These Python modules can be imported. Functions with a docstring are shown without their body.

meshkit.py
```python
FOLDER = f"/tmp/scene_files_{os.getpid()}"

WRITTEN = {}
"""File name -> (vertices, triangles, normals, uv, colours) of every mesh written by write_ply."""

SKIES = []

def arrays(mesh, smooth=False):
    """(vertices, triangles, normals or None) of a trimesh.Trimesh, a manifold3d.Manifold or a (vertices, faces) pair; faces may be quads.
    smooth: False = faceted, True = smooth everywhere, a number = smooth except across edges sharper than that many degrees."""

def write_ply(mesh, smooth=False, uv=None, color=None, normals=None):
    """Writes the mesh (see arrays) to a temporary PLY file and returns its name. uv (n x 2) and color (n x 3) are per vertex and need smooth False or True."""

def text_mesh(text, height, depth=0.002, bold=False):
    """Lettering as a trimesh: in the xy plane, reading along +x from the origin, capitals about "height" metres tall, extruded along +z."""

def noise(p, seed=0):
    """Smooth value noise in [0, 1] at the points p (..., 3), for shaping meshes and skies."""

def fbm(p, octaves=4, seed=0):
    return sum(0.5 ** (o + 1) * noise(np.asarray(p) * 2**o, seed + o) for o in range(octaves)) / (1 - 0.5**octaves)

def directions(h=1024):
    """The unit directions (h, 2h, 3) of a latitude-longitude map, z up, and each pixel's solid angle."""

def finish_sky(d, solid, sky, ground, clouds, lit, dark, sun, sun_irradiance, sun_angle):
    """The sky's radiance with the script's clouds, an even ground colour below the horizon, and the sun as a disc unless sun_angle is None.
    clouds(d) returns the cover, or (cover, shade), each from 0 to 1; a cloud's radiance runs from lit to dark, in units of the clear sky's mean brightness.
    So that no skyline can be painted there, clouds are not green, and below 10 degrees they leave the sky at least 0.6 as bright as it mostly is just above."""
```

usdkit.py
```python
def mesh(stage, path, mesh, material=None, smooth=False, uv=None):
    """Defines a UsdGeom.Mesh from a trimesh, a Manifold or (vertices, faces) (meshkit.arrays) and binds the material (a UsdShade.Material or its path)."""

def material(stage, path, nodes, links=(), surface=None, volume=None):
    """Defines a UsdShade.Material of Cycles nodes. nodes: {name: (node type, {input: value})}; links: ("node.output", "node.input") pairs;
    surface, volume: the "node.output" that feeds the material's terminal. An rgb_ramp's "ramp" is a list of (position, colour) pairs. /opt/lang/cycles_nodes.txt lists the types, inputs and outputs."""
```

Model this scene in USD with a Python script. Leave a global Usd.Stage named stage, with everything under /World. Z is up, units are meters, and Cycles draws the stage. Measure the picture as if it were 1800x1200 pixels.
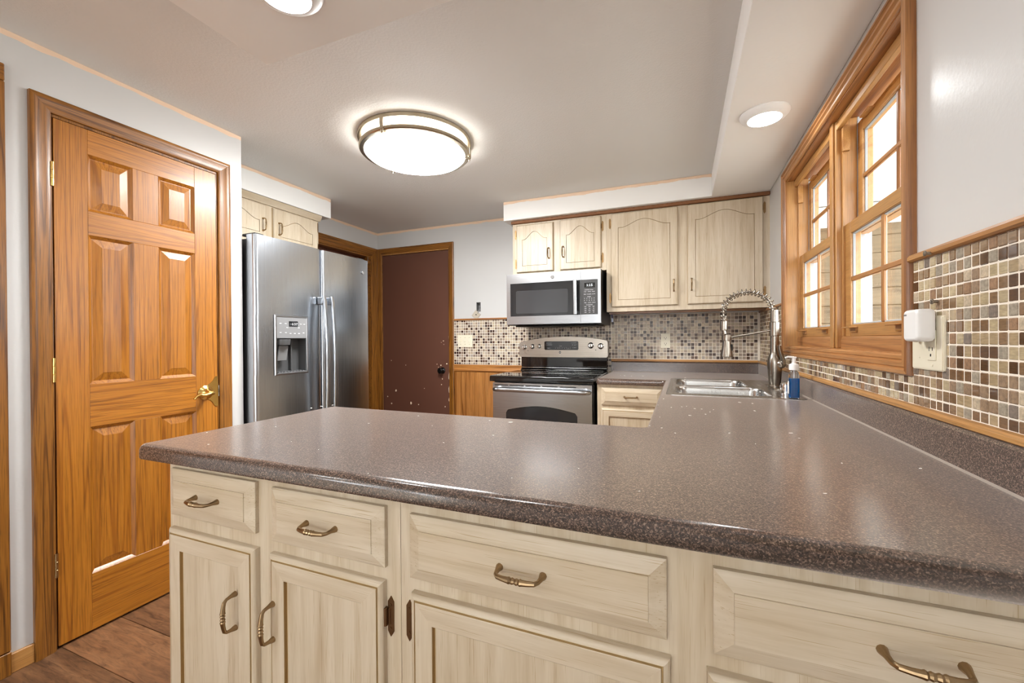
import math, random
import numpy as np, trimesh, shapely, usdkit, meshkit
from shapely.geometry import Polygon, box as sbox
from shapely import affinity
from pxr import Usd, UsdGeom, UsdLux, UsdShade, Gf, Sdf

random.seed(7); rng = np.random.default_rng(7)
stage = Usd.Stage.CreateInMemory()
UsdGeom.SetStageUpAxis(stage, 'Z'); UsdGeom.SetStageMetersPerUnit(stage, 1.0)
UsdGeom.Xform.Define(stage, '/World'); UsdGeom.Scope.Define(stage, '/World/Looks')

# ---------------------------------------------------------------- camera, sky, exposure
F, YAW, PIT, ROL, ZC = 743.15, .38299, -.00443, -.00652, 1.1826
EXPOSURE = 1.47
SKY = 1.3
LAMP, SPOT, LAMP2 = 34.0, 25.0, 11.0
cam = UsdGeom.Camera.Define(stage, '/World/camera')
cam.CreateHorizontalApertureAttr(36.0); cam.CreateVerticalApertureAttr(24.0)
cam.CreateFocalLengthAttr(36.0 * F / 1800); cam.CreateClippingRangeAttr(Gf.Vec2f(.05, 200)); cam.CreateExposureAttr(EXPOSURE)
fw = np.array([-math.sin(YAW) * math.cos(PIT), math.cos(YAW) * math.cos(PIT), math.sin(PIT)])
r0 = np.array([math.cos(YAW), math.sin(YAW), 0]); u0 = np.cross(r0, fw)
rt = math.cos(ROL) * r0 + math.sin(ROL) * u0; up = np.cross(rt, fw)
cam.AddTransformOp().Set(Gf.Matrix4d(*rt, 0, *up, 0, *(-fw), 0, 0, 0, ZC, 1))
dome = UsdLux.DomeLight.Define(stage, '/World/sky'); dome.CreateIntensityAttr(SKY); dome.CreateColorAttr(Gf.Vec3f(.95, .98, 1.0))

# ---------------------------------------------------------------- measures (metres; camera above the origin)
XL, YP, CE, XR, YB, XW, ZS = -2.241, 1.603, 2.303, .541, 3.59, -2.961, 2.15
CT, PXL, PYF, PYB, CXI, YCB, SPX = .914, -1.341, .66, 1.345, -.105, 2.89, .519
YF = -4.4           # wall behind the camera

# ---------------------------------------------------------------- helpers
def s2l(c): return tuple(((v / 255) / 12.92 if v <= 10 else ((v / 255 + .055) / 1.055) ** 2.4) for v in c)
used, LOC = {}, {}
def path(parent, name):
    base = (str(parent.GetPath()) if parent else '/World') + '/' + name
    n = used.get(base, -1) + 1; used[base] = n
    return base if n == 0 else f'{base}_{n:03d}'
def tag(p, label=None, cat=None, group=None, kind=None):
    for k, v in (('label', label), ('category', cat), ('group', group), ('kind', kind)):
        if v: p.SetCustomDataByKey(k, v)
    return p
def thing(name, label, cat, loc=(0, 0, 0), group=None, kind=None):
    x = UsdGeom.Xform.Define(stage, path(None, name)); x.AddTranslateOp().Set(Gf.Vec3d(*map(float, loc)))
    LOC[str(x.GetPath())] = np.array(loc, float)
    return tag(x.GetPrim(), label, cat, group, kind)
def obj(name, mesh, mat, parent=None, label=None, cat=None, group=None, kind=None, smooth=32, loc=None):
    """one Mesh prim; meshes come in world coordinates and are stored about their thing's base"""
    m = mesh.copy(); p = path(parent, name)
    if parent is not None:
        off = LOC[str(parent.GetPath())]; m.apply_translation(-off); LOC[p] = off
    elif loc is not None:
        m.apply_translation(-np.array(loc, float)); LOC[p] = np.array(loc, float)
    else: LOC[p] = np.zeros(3)
    g = usdkit.mesh(stage, p, m, mat, smooth=smooth)
    if parent is None and loc is not None: g.AddTranslateOp().Set(Gf.Vec3d(*map(float, loc)))
    return tag(g.GetPrim(), label, cat, group, kind)
def part(name, parent, label=None):
    p = path(parent, name); x = UsdGeom.Xform.Define(stage, p); LOC[p] = LOC[str(parent.GetPath())]
    return tag(x.GetPrim(), label)
def cat(*ms):
    ms = [x for m in ms for x in (m if isinstance(m, (list, tuple)) else [m])]
    return trimesh.util.concatenate(ms)
_S = np.array([[a, b, c] for a in (0, 1) for b in (0, 1) for c in (0, 1)])
def bx(x0, x1, y0, y1, z0, z1, c=.0015):
    """a box with chamfered edges"""
    lo, hi = np.array([x0, y0, z0], float), np.array([x1, y1, z1], float)
    if c <= 0:
        m = trimesh.creation.box(hi - lo); m.apply_translation((lo + hi) / 2); return m
    c = min(c, .45 * (hi - lo).min()); v = []
    for s in _S:
        p = np.where(s, hi, lo); d = np.where(s, -1, 1) * c
        for k in range(3):
            q = p + d; q[k] = p[k]; v.append(q)
    return trimesh.convex.convex_hull(np.array(v))
def prism(poly, axis, a, b):
    """extrude a shapely polygon: axis x: poly (y,z); axis y: poly (x,z); axis z: poly (x,y)"""
    out = []
    for g in getattr(poly, 'geoms', [poly]):
        m = trimesh.creation.extrude_polygon(g, b - a, engine='earcut'); v = m.vertices.copy()
        if axis == 'z': w = np.c_[v[:, 0], v[:, 1], v[:, 2] + a]; fl = False
        elif axis == 'y': w = np.c_[v[:, 0], v[:, 2] + a, v[:, 1]]; fl = True
        else: w = np.c_[v[:, 2] + a, v[:, 0], v[:, 1]]; fl = False
        out.append(trimesh.Trimesh(w, m.faces[:, ::-1] if fl else m.faces, process=False))
    return cat(out)
def lathe(prof, n=40, at=(0, 0, 0), axis='z'):
    p = np.array(prof, float); a = np.arange(n) * 2 * np.pi / n
    v = np.stack([p[:, None, 0] * np.cos(a), p[:, None, 0] * np.sin(a), np.repeat(p[:, 1:2], n, 1)], -1).reshape(-1, 3); f = []
    for i in range(len(p) - 1):
        for j in range(n):
            q, k = i * n + j, i * n + (j + 1) % n
            f += [[q, k, k + n], [q, k + n, q + n]]
    m = trimesh.Trimesh(v, f, process=False)
    if axis == 'y': m.vertices = np.c_[m.vertices[:, 0], -m.vertices[:, 2], m.vertices[:, 1]]     # prof z grows towards -y
    if axis == 'x': m.vertices = np.c_[-m.vertices[:, 2], m.vertices[:, 0] * -1, m.vertices[:, 1]]  # prof z grows towards -x
    m.merge_vertices(); m.update_faces(m.nondegenerate_faces()); trimesh.repair.fix_normals(m)
    m.apply_translation(at); return m
def tube(pts, r, n=10, cap=True):
    p = np.array(pts, float); R = np.broadcast_to(np.array(r, float), (len(p),))
    t = np.gradient(p, axis=0); t /= np.linalg.norm(t, axis=1, keepdims=True) + 1e-12
    u = np.cross(t[0], [0, 0, 1.0] if abs(t[0][2]) < .9 else [1.0, 0, 0]); u /= np.linalg.norm(u); U = []
    for i in range(len(p)):
        u = u - t[i] * (u @ t[i]); u /= np.linalg.norm(u); U.append(u)
    U = np.array(U); W = np.cross(t, U); a = np.arange(n) * 2 * np.pi / n
    v = (p[:, None] + R[:, None, None] * (np.cos(a)[None, :, None] * U[:, None] + np.sin(a)[None, :, None] * W[:, None])).reshape(-1, 3); f = []
    for i in range(len(p) - 1):
        for j in range(n):
            q, k = i * n + j, i * n + (j + 1) % n
            f += [[q, k, k + n], [q, k + n, q + n]]
    if cap:
        v = np.vstack([v, p[0], p[-1]]); L = len(v)
        for j in range(n):
            k = (j + 1) % n; f += [[L - 2, k, j], [L - 1, (len(p) - 1) * n + j, (len(p) - 1) * n + k]]
    return trimesh.Trimesh(v, f, process=False)
def spline(pts, n=8):
    from scipy.interpolate import CubicSpline
    p = np.array(pts, float); s = np.r_[0, np.cumsum(np.linalg.norm(np.diff(p, axis=0), axis=1))]
    return CubicSpline(s, p)(np.linspace(0, s[-1], n * (len(p) - 1) + 1))
def loft(rings, cap0=True, cap1=True):
    """rings: list of (n,3) closed loops of equal count (counter-clockwise seen from the last ring's side)"""
    n = len(rings[0]); v = np.vstack(rings); f = []
    for i in range(len(rings) - 1):
        for j in range(n):
            q, k = i * n + j, i * n + (j + 1) % n
            f += [[q, k, k + n], [q, k + n, q + n]]
    m = [trimesh.Trimesh(v, f, process=False)]
    for ring, flip, on in ((rings[0], True, cap0), (rings[-1], False, cap1)):
        if on:
            r = np.array(ring); k = len(r); c = r.mean(0); ff = np.array([[k, j, (j + 1) % k] for j in range(k)])
            m.append(trimesh.Trimesh(np.vstack([r, c]), ff[:, ::-1] if flip else ff, process=False))
    return cat(m)
# walls' own frames: local x to the right, z up, front towards -y
def toL(m, X): m = m.copy(); v = m.vertices; m.vertices = np.c_[X - v[:, 1], v[:, 0], v[:, 2]]; return m
def toR(m, X): m = m.copy(); v = m.vertices; m.vertices = np.c_[X + v[:, 1], -v[:, 0], v[:, 2]]; return m
def toB(m, Y): m = m.copy(); m.apply_translation([0, Y, 0]); return m
def sides(x0, x1, z0, z1, prof):
    """mitred frame: prof = (inset, depth towards -y) rings; returns left, bottom, right, top meshes"""
    R = []
    for t, d in prof: R.append(np.array([[x0 + t, -d, z0 + t], [x1 - t, -d, z0 + t], [x1 - t, -d, z1 - t], [x0 + t, -d, z1 - t]]))
    out = []
    for a, b in ((3, 0), (0, 1), (1, 2), (2, 3)):
        v, f = [], []
        for i in range(len(R)): v += [R[i][a], R[i][b]]
        for i in range(len(R) - 1): q = 2 * i; f += [[q, q + 1, q + 3], [q, q + 3, q + 2]]
        out.append(trimesh.Trimesh(v, f, process=False))
    return out
def rectface(x0, x1, z0, z1, d): return trimesh.Trimesh([[x0, -d, z0], [x1, -d, z0], [x1, -d, z1], [x0, -d, z1]], [[0, 1, 2], [0, 2, 3]], process=False)
def rrect(x0, x1, y0, y1, r, n=6):
    pts = []
    for cx, cy, a0 in ((x1 - r, y1 - r, 0), (x0 + r, y1 - r, 90), (x0 + r, y0 + r, 180), (x1 - r, y0 + r, 270)):
        for k in range(n + 1): a = math.radians(a0 + 90 * k / n); pts.append((cx + r * math.cos(a), cy + r * math.sin(a)))
    return np.array(pts)
def off_poly(P, d):
    """move each vertex of a counter-clockwise loop inwards by d (mitred)"""
    P = np.array(P); e1 = P - np.roll(P, 1, 0); e2 = np.roll(P, -1, 0) - P
    n1 = np.c_[-e1[:, 1], e1[:, 0]]; n2 = np.c_[-e2[:, 1], e2[:, 0]]
    n1 /= np.linalg.norm(n1, axis=1, keepdims=True); n2 /= np.linalg.norm(n2, axis=1, keepdims=True)
    return P + d * (n1 + n2) / (1 + (n1 * n2).sum(1))[:, None]
def text(s, h, depth=.0006): return meshkit.text_mesh(s, h, depth)
def text_front(s, h, x, z, y, depth=.0006):
    """lettering on a face that looks towards -y, centred at x, base line z"""
    m = text(s, h, depth); w = m.bounds[1][0] + m.bounds[0][0]; v = m.vertices
    m.vertices = np.c_[v[:, 0] - w / 2 + x, y - v[:, 2], v[:, 1] + z]; return m

# ---------------------------------------------------------------- materials
def mat(name, nodes, links=(), surface='p.BSDF'): return usdkit.material(stage, '/World/Looks/' + name, nodes, links, surface=surface)
def plain(name, c, rough=.5, metal=0, bump=None, **kw):
    n = {'p': ('principled_bsdf', {'base_color': s2l(c), 'roughness': rough, 'metallic': metal, **kw})}; l = []
    if bump:
        sc, st, dist = bump
        n |= {'tc': ('texture_coordinate', {}), 'n': ('noise_texture', {'scale': sc, 'detail': 3}), 'b': ('bump', {'strength': st, 'distance': dist})}
        l = [('tc.object', 'n.vector'), ('n.fac', 'b.height'), ('b.normal', 'p.normal')]
    return mat(name, n, l)
def wood(name, dark, mid, light, axis, rough=.4, coat=.16, fine=1.0, rings=26, pore=.6, across=11.0):
    """oak: slow tone, cathedral lines, fine pores, all drawn out along the grain"""
    a = 'xyz'.index(axis)
    def sc(al, ac): v = [ac] * 3; v[a] = al; return tuple(v)
    n = {'tc': ('texture_coordinate', {}),
         'm1': ('mapping', {'scale': sc(.55, across)}), 'n1': ('noise_texture', {'scale': 1.0, 'detail': 1.5, 'roughness': .45, 'distortion': .25}),
         'k': ('math', {'math_type': 'multiply', 'value2': float(rings)}), 's': ('math', {'math_type': 'sine'}), 'mr': ('map_range', {'from_min': -1.0, 'from_max': 1.0}),
         'm2': ('mapping', {'scale': sc(7 * fine, 330 * fine)}), 'n2': ('noise_texture', {'scale': 1.0, 'detail': 3.0, 'roughness': .6}),
         'm3': ('mapping', {'scale': sc(.9, 4.0)}), 'n3': ('noise_texture', {'scale': 1.0, 'detail': 2.0}),
         'r1': ('rgb_ramp', {'ramp': [(0, s2l(dark)), (.13, s2l(mid)), (.75, s2l(light)), (1, s2l(mid))]}),
         'r2': ('rgb_ramp', {'ramp': [(.30, (1 - pore * .75,) * 3), (.52, (1, 1, 1))]}),
         'r3': ('rgb_ramp', {'ramp': [(.25, (.82, .80, .78)), (.75, (1.08, 1.08, 1.08))]}),
         'x1': ('mix', {'mix_type': 'multiply', 'fac': 1.0}), 'x2': ('mix', {'mix_type': 'multiply', 'fac': 1.0}),
         'b': ('bump', {'strength': .12, 'distance': .001}),
         'p': ('principled_bsdf', {'roughness': rough, 'coat_weight': coat, 'coat_roughness': .18})}
    l = [('tc.object', 'm1.vector'), ('m1.vector', 'n1.vector'), ('n1.fac', 'k.value1'), ('k.value', 's.value1'), ('s.value', 'mr.value'), ('mr.result', 'r1.fac'),
         ('tc.object', 'm2.vector'), ('m2.vector', 'n2.vector'), ('n2.fac', 'r2.fac'), ('tc.object', 'm3.vector'), ('m3.vector', 'n3.vector'), ('n3.fac', 'r3.fac'),
         ('r1.color', 'x1.color1'), ('r2.color', 'x1.color2'), ('x1.color', 'x2.color1'), ('r3.color', 'x2.color2'), ('x2.color', 'p.base_color'),
         ('n2.fac', 'b.height'), ('b.normal', 'p.normal')]
    return mat(name, n, l)
OAK = {a: wood('oak_' + a, (148, 88, 21), (170, 106, 28), (179, 115, 35), a, rings=40, across=18.0) for a in 'xyz'}
DARKOAK = {a: wood('dark_oak_' + a, (104, 62, 18), (138, 87, 28), (150, 97, 34), a, rings=44, pore=.8, across=16.0) for a in 'xyz'}
HONEY = {a: wood('honey_oak_' + a, (166, 112, 54), (184, 132, 72), (192, 142, 82), a, rings=16, pore=.45) for a in 'xyz'}
CASE = {a: wood('window_casing_' + a, (146, 92, 44), (176, 120, 66), (188, 134, 80), a, rings=22, pore=.55) for a in 'xyz'}
PANEL = {a: wood('wainscot_' + a, (140, 84, 32), (176, 116, 56), (188, 128, 66), a, rings=18, pore=.7) for a in 'xyz'}
def cream(name, axis, tone=1.0):
    a = 'xyz'.index(axis)
    def sc(al, ac): v = [ac] * 3; v[a] = al; return tuple(v)
    c = lambda r, g, b: s2l((r * tone, g * tone, b * tone))
    n = {'tc': ('texture_coordinate', {}), 'm1': ('mapping', {'scale': sc(2.2, 34)}), 'n1': ('noise_texture', {'scale': 1.0, 'detail': 4.0, 'roughness': .62, 'distortion': .3}),
         'r1': ('rgb_ramp', {'ramp': [(.28, c(182, 163, 137)), (.46, c(197, 181, 157)), (.62, c(206, 192, 171)), (.8, c(200, 185, 162))]}),
         'm2': ('mapping', {'scale': sc(9, 420)}), 'n2': ('noise_texture', {'scale': 1.0, 'detail': 2.0}), 'r2': ('rgb_ramp', {'ramp': [(.30, (.72, .64, .5)), (.37, (1, 1, 1))]}),
         'm3': ('mapping', {'scale': sc(1.6, 3.2)}), 'n3': ('noise_texture', {'scale': 1.0, 'detail': 3.0}), 'r3': ('rgb_ramp', {'ramp': [(.3, (.93, .90, .84)), (.6, (1, 1, 1))]}),
         'x1': ('mix', {'mix_type': 'multiply', 'fac': .8}), 'x2': ('mix', {'mix_type': 'multiply', 'fac': 1.0}),
         'b': ('bump', {'strength': .08, 'distance': .001}), 'p': ('principled_bsdf', {'roughness': .42, 'coat_weight': .15, 'coat_roughness': .3})}
    l = [('tc.object', 'm1.vector'), ('m1.vector', 'n1.vector'), ('n1.fac', 'r1.fac'), ('tc.object', 'm2.vector'), ('m2.vector', 'n2.vector'), ('n2.fac', 'r2.fac'), ('tc.object', 'm3.vector'), ('m3.vector', 'n3.vector'), ('n3.fac', 'r3.fac'),
         ('r1.color', 'x1.color1'), ('r2.color', 'x1.color2'), ('x1.color', 'x2.color1'), ('r3.color', 'x2.color2'), ('x2.color', 'p.base_color'), ('n2.fac', 'b.height'), ('b.normal', 'p.normal')]
    return mat(name, n, l)
CREAM = {a: cream('cream_' + a, a) for a in 'xyz'}
GLAZE = plain('brown_glaze', (150, 116, 66), .5, bump=(60, .2, .001))
GLAZE2 = plain('pale_glaze_and_gap_shadow', (178, 150, 104), .5, bump=(60, .2, .001))  # groove glaze; also colours the painted gap shadow round the arched doors
def wallpaint(name, c, peach=False, rough=.38, bump=(.22, .0012)):
    n = {'g': ('geometry', {}), 'n': ('noise_texture', {'scale': 95.0, 'detail': 3.0}), 'b': ('bump', {'strength': bump[0], 'distance': bump[1]}),
         'n2': ('noise_texture', {'scale': 1.3, 'detail': 3.0}), 'r': ('rgb_ramp', {'ramp': [(.3, s2l([v * .985 for v in c])), (.7, s2l(c))]}),
         'p': ('principled_bsdf', {'roughness': rough})}
    l = [('g.position', 'n.vector'), ('g.position', 'n2.vector'), ('n.fac', 'b.height'), ('b.normal', 'p.normal'), ('n2.fac', 'r.fac')]
    if peach:   # a ragged band under the ceiling that the white paint left bare
        n |= {'sx': ('separate_xyz', {}), 'n3': ('noise_texture', {'scale': 9.0, 'detail': 4.0}), 'k': ('math', {'math_type': 'multiply_add', 'value2': .028, 'value3': -.014}),
              'a': ('math', {'math_type': 'add'}), 'gt': ('math', {'math_type': 'greater_than', 'value2': CE - .021}), 'x': ('mix', {'color2': s2l((236, 208, 182))})}
        l += [('g.position', 'sx.vector'), ('g.position', 'n3.vector'), ('n3.fac', 'k.value1'), ('k.value', 'a.value1'), ('sx.z', 'a.value2'), ('a.value', 'gt.value1'), ('gt.value', 'x.fac'),
              ('r.color', 'x.color1'), ('x.color', 'p.base_color')]
    else: l += [('r.color', 'p.base_color')]
    return mat(name, n, l)
WALL = wallpaint('wall_paint', (208, 207, 206), True)
GLOSSWALL = wallpaint('gloss_wall_paint', (208, 207, 206), False, .3)
CEIL = wallpaint('ceiling_paint', (235, 235, 234), False, .75, (.5, .002))
SOFF = wallpaint('soffit_paint', (250, 249, 248), False, .5)
SOFFP = wallpaint('soffit_paint_peach', (240, 239, 237), True, .45)
def counter_mat():
    n = {'g': ('geometry', {}), 'v': ('voronoi_texture', {'scale': 560.0}), 'sc': ('separate_color', {}), 'n': ('noise_texture', {'scale': 300.0, 'detail': 2.0}), 'a': ('math', {'math_type': 'multiply_add', 'value2': .55, 'value3': 0.0}),
         'k': ('math', {'math_type': 'multiply_add', 'value2': .45}),
         'r': ('rgb_ramp', {'ramp': [(.0, s2l((24, 18, 16))), (.38, s2l((53, 40, 34))), (.52, s2l((78, 60, 51))), (.64, s2l((108, 86, 75))), (.8, s2l((158, 134, 118)))]}),
         'n2': ('noise_texture', {'scale': 380.0, 'detail': 2.0}), 'b': ('bump', {'strength': .05, 'distance': .001}),
         'p': ('principled_bsdf', {'roughness': .2, 'specular_ior_level': 1.0, 'sheen_weight': .5, 'sheen_roughness': .35, 'sheen_tint': (1, .88, .8)})}
    l = [('g.position', 'v.vector'), ('v.color', 'sc.color'), ('g.position', 'n.vector'), ('n.fac', 'a.value1'), ('sc.r', 'k.value1'), ('a.value', 'k.value3'), ('k.value', 'r.fac'), ('r.color', 'p.base_color'),
         ('g.position', 'n2.vector'), ('n2.fac', 'b.height'), ('b.normal', 'p.normal')]
    return mat('speckled_laminate', n, l)
COUNTER = counter_mat()
def steel(name, c, rough, axis='x', k=.05):
    a = 'xyz'.index(axis); v = [260.0] * 3; v[a] = 3.0
    n = {'tc': ('texture_coordinate', {}), 'm': ('mapping', {'scale': tuple(v)}), 'n': ('noise_texture', {'scale': 1.0, 'detail': 2.0}), 'mr': ('map_range', {'to_min': rough - k, 'to_max': rough + k}),
         'p': ('principled_bsdf', {'base_color': s2l(c), 'metallic': 1.0})}
    return mat(name, n, [('tc.object', 'm.vector'), ('m.vector', 'n.vector'), ('n.fac', 'mr.value'), ('mr.result', 'p.roughness')])
STEEL_H = steel('brushed_steel_h', (182, 187, 194), .24, 'z', .015)
STEEL_X = steel('brushed_steel_x', (172, 174, 177), .26, 'x', .02)
STEEL_S = steel('satin_sink_steel', (186, 184, 181), .24, 'y')
NICKEL = plain('brushed_nickel', (158, 150, 140), .26, 1)
LAMPMETAL = plain('lamp_nickel', (172, 160, 140), .3, 1)
CHROME = plain('chrome', (225, 225, 225), .06, 1)
BRASS = plain('polished_brass', (222, 186, 110), .2, 1)
OLDBRASS = plain('old_brass', (176, 150, 110), .32, 1)
PEWTER = plain('antique_pewter', (160, 136, 104), .34, 1)
HINGEM = plain('antique_hinge', (120, 92, 66), .4, 1)
HINGEU = plain('bronze_hinge', (146, 116, 80), .35, 1)
BLACKM = plain('black_metal', (28, 26, 25), .3, .6)
BLACKGLASS = plain('black_glass', (10, 10, 11), .05, 0, specular_ior_level=.6)
SMOKE = plain('smoked_glass', (34, 34, 36), .07, 0)
SMOKE2 = plain('smoked_screen', (56, 56, 58), .14, 0)
BLACKP = plain('black_plastic', (24, 24, 25), .35)
DKGREY = plain('dark_grey_panel', (52, 51, 51), .4)
MIDGREY = plain('grey_plastic', (120, 120, 121), .4)
DISPC = plain('dispenser_grey', (72, 72, 73), .35)
MARK = plain('pale_print', (205, 205, 208), .5)
WHITEP = plain('white_plastic', (238, 237, 236), .35)
WHITEM = plain('white_lamp_trim', (240, 240, 240), .4)
ALMOND = plain('almond_plastic', (232, 224, 202), .35)
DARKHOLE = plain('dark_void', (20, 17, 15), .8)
BROWNDOOR = plain('brown_door_paint', (96, 60, 46), .5, bump=(140, .25, .001))
CHIP = plain('bare_chip', (226, 208, 182), .6)
FLECK = plain('white_paint_fleck', (240, 236, 230), .6)
GREYBOX = plain('grey_metal_box', (140, 140, 140), .5, .4)
PLATE2 = plain('blank_plate_paint', (190, 180, 164), .5)
GROUT = plain('cream_grout', (236, 226, 212), .85, bump=(200, .3, .001))
VINYL = plain('white_vinyl', (240, 240, 240), .45)
GREYTRIM = plain('grey_sash_liner', (176, 180, 184), .5)
TANBOARD = wood('tan_board', (86, 68, 46), (112, 92, 66), (122, 102, 76), 'x', .6, 0, 1, 14, .4)
BOTTLE = mat('clear_bottle', {'p': ('principled_bsdf', {'base_color': (.96, .98, 1), 'roughness': .05, 'transmission_weight': 1.0, 'ior': 1.35})})
LIQUID = mat('blue_liquid', {'p': ('principled_bsdf', {'base_color': s2l((20, 120, 205)), 'roughness': .08, 'transmission_weight': .55, 'ior': 1.33, 'emission_strength': 0.0})})
PANE = mat('window_pane', {'t': ('transparent_bsdf', {'color': (.97, .985, .98)}), 'g': ('glossy_bsdf', {'color': (1, 1, 1), 'roughness': .01}), 'lw': ('layer_weight', {'blend': .5}),
            'pw': ('math', {'math_type': 'power', 'value2': 4.0}), 'k': ('math', {'math_type': 'multiply_add', 'value2': .28, 'value3': .025}), 'x': ('mix_closure', {})},
           [('lw.facing', 'pw.value1'), ('pw.value', 'k.value1'), ('k.value', 'x.fac'), ('t.BSDF', 'x.closure1'), ('g.BSDF', 'x.closure2')], surface='x.closure')
GLOW = mat('lamp_diffuser', {'e': ('emission', {'color': (.98, .99, .98), 'strength': LAMP})}, surface='e.emission')
GLOWB = mat('lamp_band_diffuser', {'e': ('emission', {'color': (1, .97, .91), 'strength': 7.0})}, surface='e.emission')
GLOW2 = mat('fill_lamp_diffuser', {'e': ('emission', {'color': (.98, .99, .98), 'strength': LAMP2})}, surface='e.emission')
SPOTGLOW = mat('spot_lens', {'e': ('emission', {'color': (.97, .985, .985), 'strength': SPOT})}, surface='e.emission')
SCREEN = mat('lit_digits', {'e': ('emission', {'color': (.9, .97, 1), 'strength': .9})}, surface='e.emission')
BACKSTEEL = steel('backguard_steel', (170, 162, 152), .3, 'x')

def floor_mat(i, tone):
    n = {'tc': ('texture_coordinate', {}), 'm1': ('mapping', {'scale': (1.2, 14, 14), 'location': (i * 3.1, i * 1.7, 0)}), 'n1': ('noise_texture', {'scale': 1.0, 'detail': 5.0, 'roughness': .65, 'distortion': .8}),
         'r1': ('rgb_ramp', {'ramp': [(.25, s2l([v * tone for v in (70, 47, 30)])), (.5, s2l([v * tone for v in (116, 80, 53)])), (.75, s2l([v * tone for v in (148, 108, 75)]))]}),
         'm2': ('mapping', {'scale': (9, 60, 60)}), 'n2': ('noise_texture', {'scale': 1.0, 'detail': 5.0, 'roughness': .7, 'distortion': 1.5}), 'r2': ('rgb_ramp', {'ramp': [(.3, (.5, .46, .43)), (.48, (1, 1, 1)), (.70, (1.4, 1.34, 1.25))]}),
         'x': ('mix', {'mix_type': 'multiply', 'fac': 1.0}), 'b': ('bump', {'strength': .15, 'distance': .001}), 'p': ('principled_bsdf', {'roughness': .45})}
    return mat(f'floor_plank_{i}', n, [('tc.object', 'm1.vector'), ('m1.vector', 'n1.vector'), ('n1.fac', 'r1.fac'), ('tc.object', 'm2.vector'), ('m2.vector', 'n2.vector'), ('n2.fac', 'r2.fac'),
               ('r1.color', 'x.color1'), ('r2.color', 'x.color2'), ('x.color', 'p.base_color'), ('n2.fac', 'b.height'), ('b.normal', 'p.normal')])
PLANKS = [floor_mat(i, t) for i, t in enumerate((.86, 1.0, 1.12, .94))]
TILE_C = [((186, 168, 134), 'g', 6), ((172, 150, 116), 'g', 4), ((136, 108, 80), 'g', 4), ((124, 94, 66), 'g', 4), ((94, 68, 46), 'g', 4),
          ((160, 148, 130), 's', 3), ((148, 122, 96), 's', 4), ((126, 112, 100), 's', 1), ((150, 116, 86), 's', 1), ((192, 174, 148), 's', 2)]
TILES = []
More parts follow.
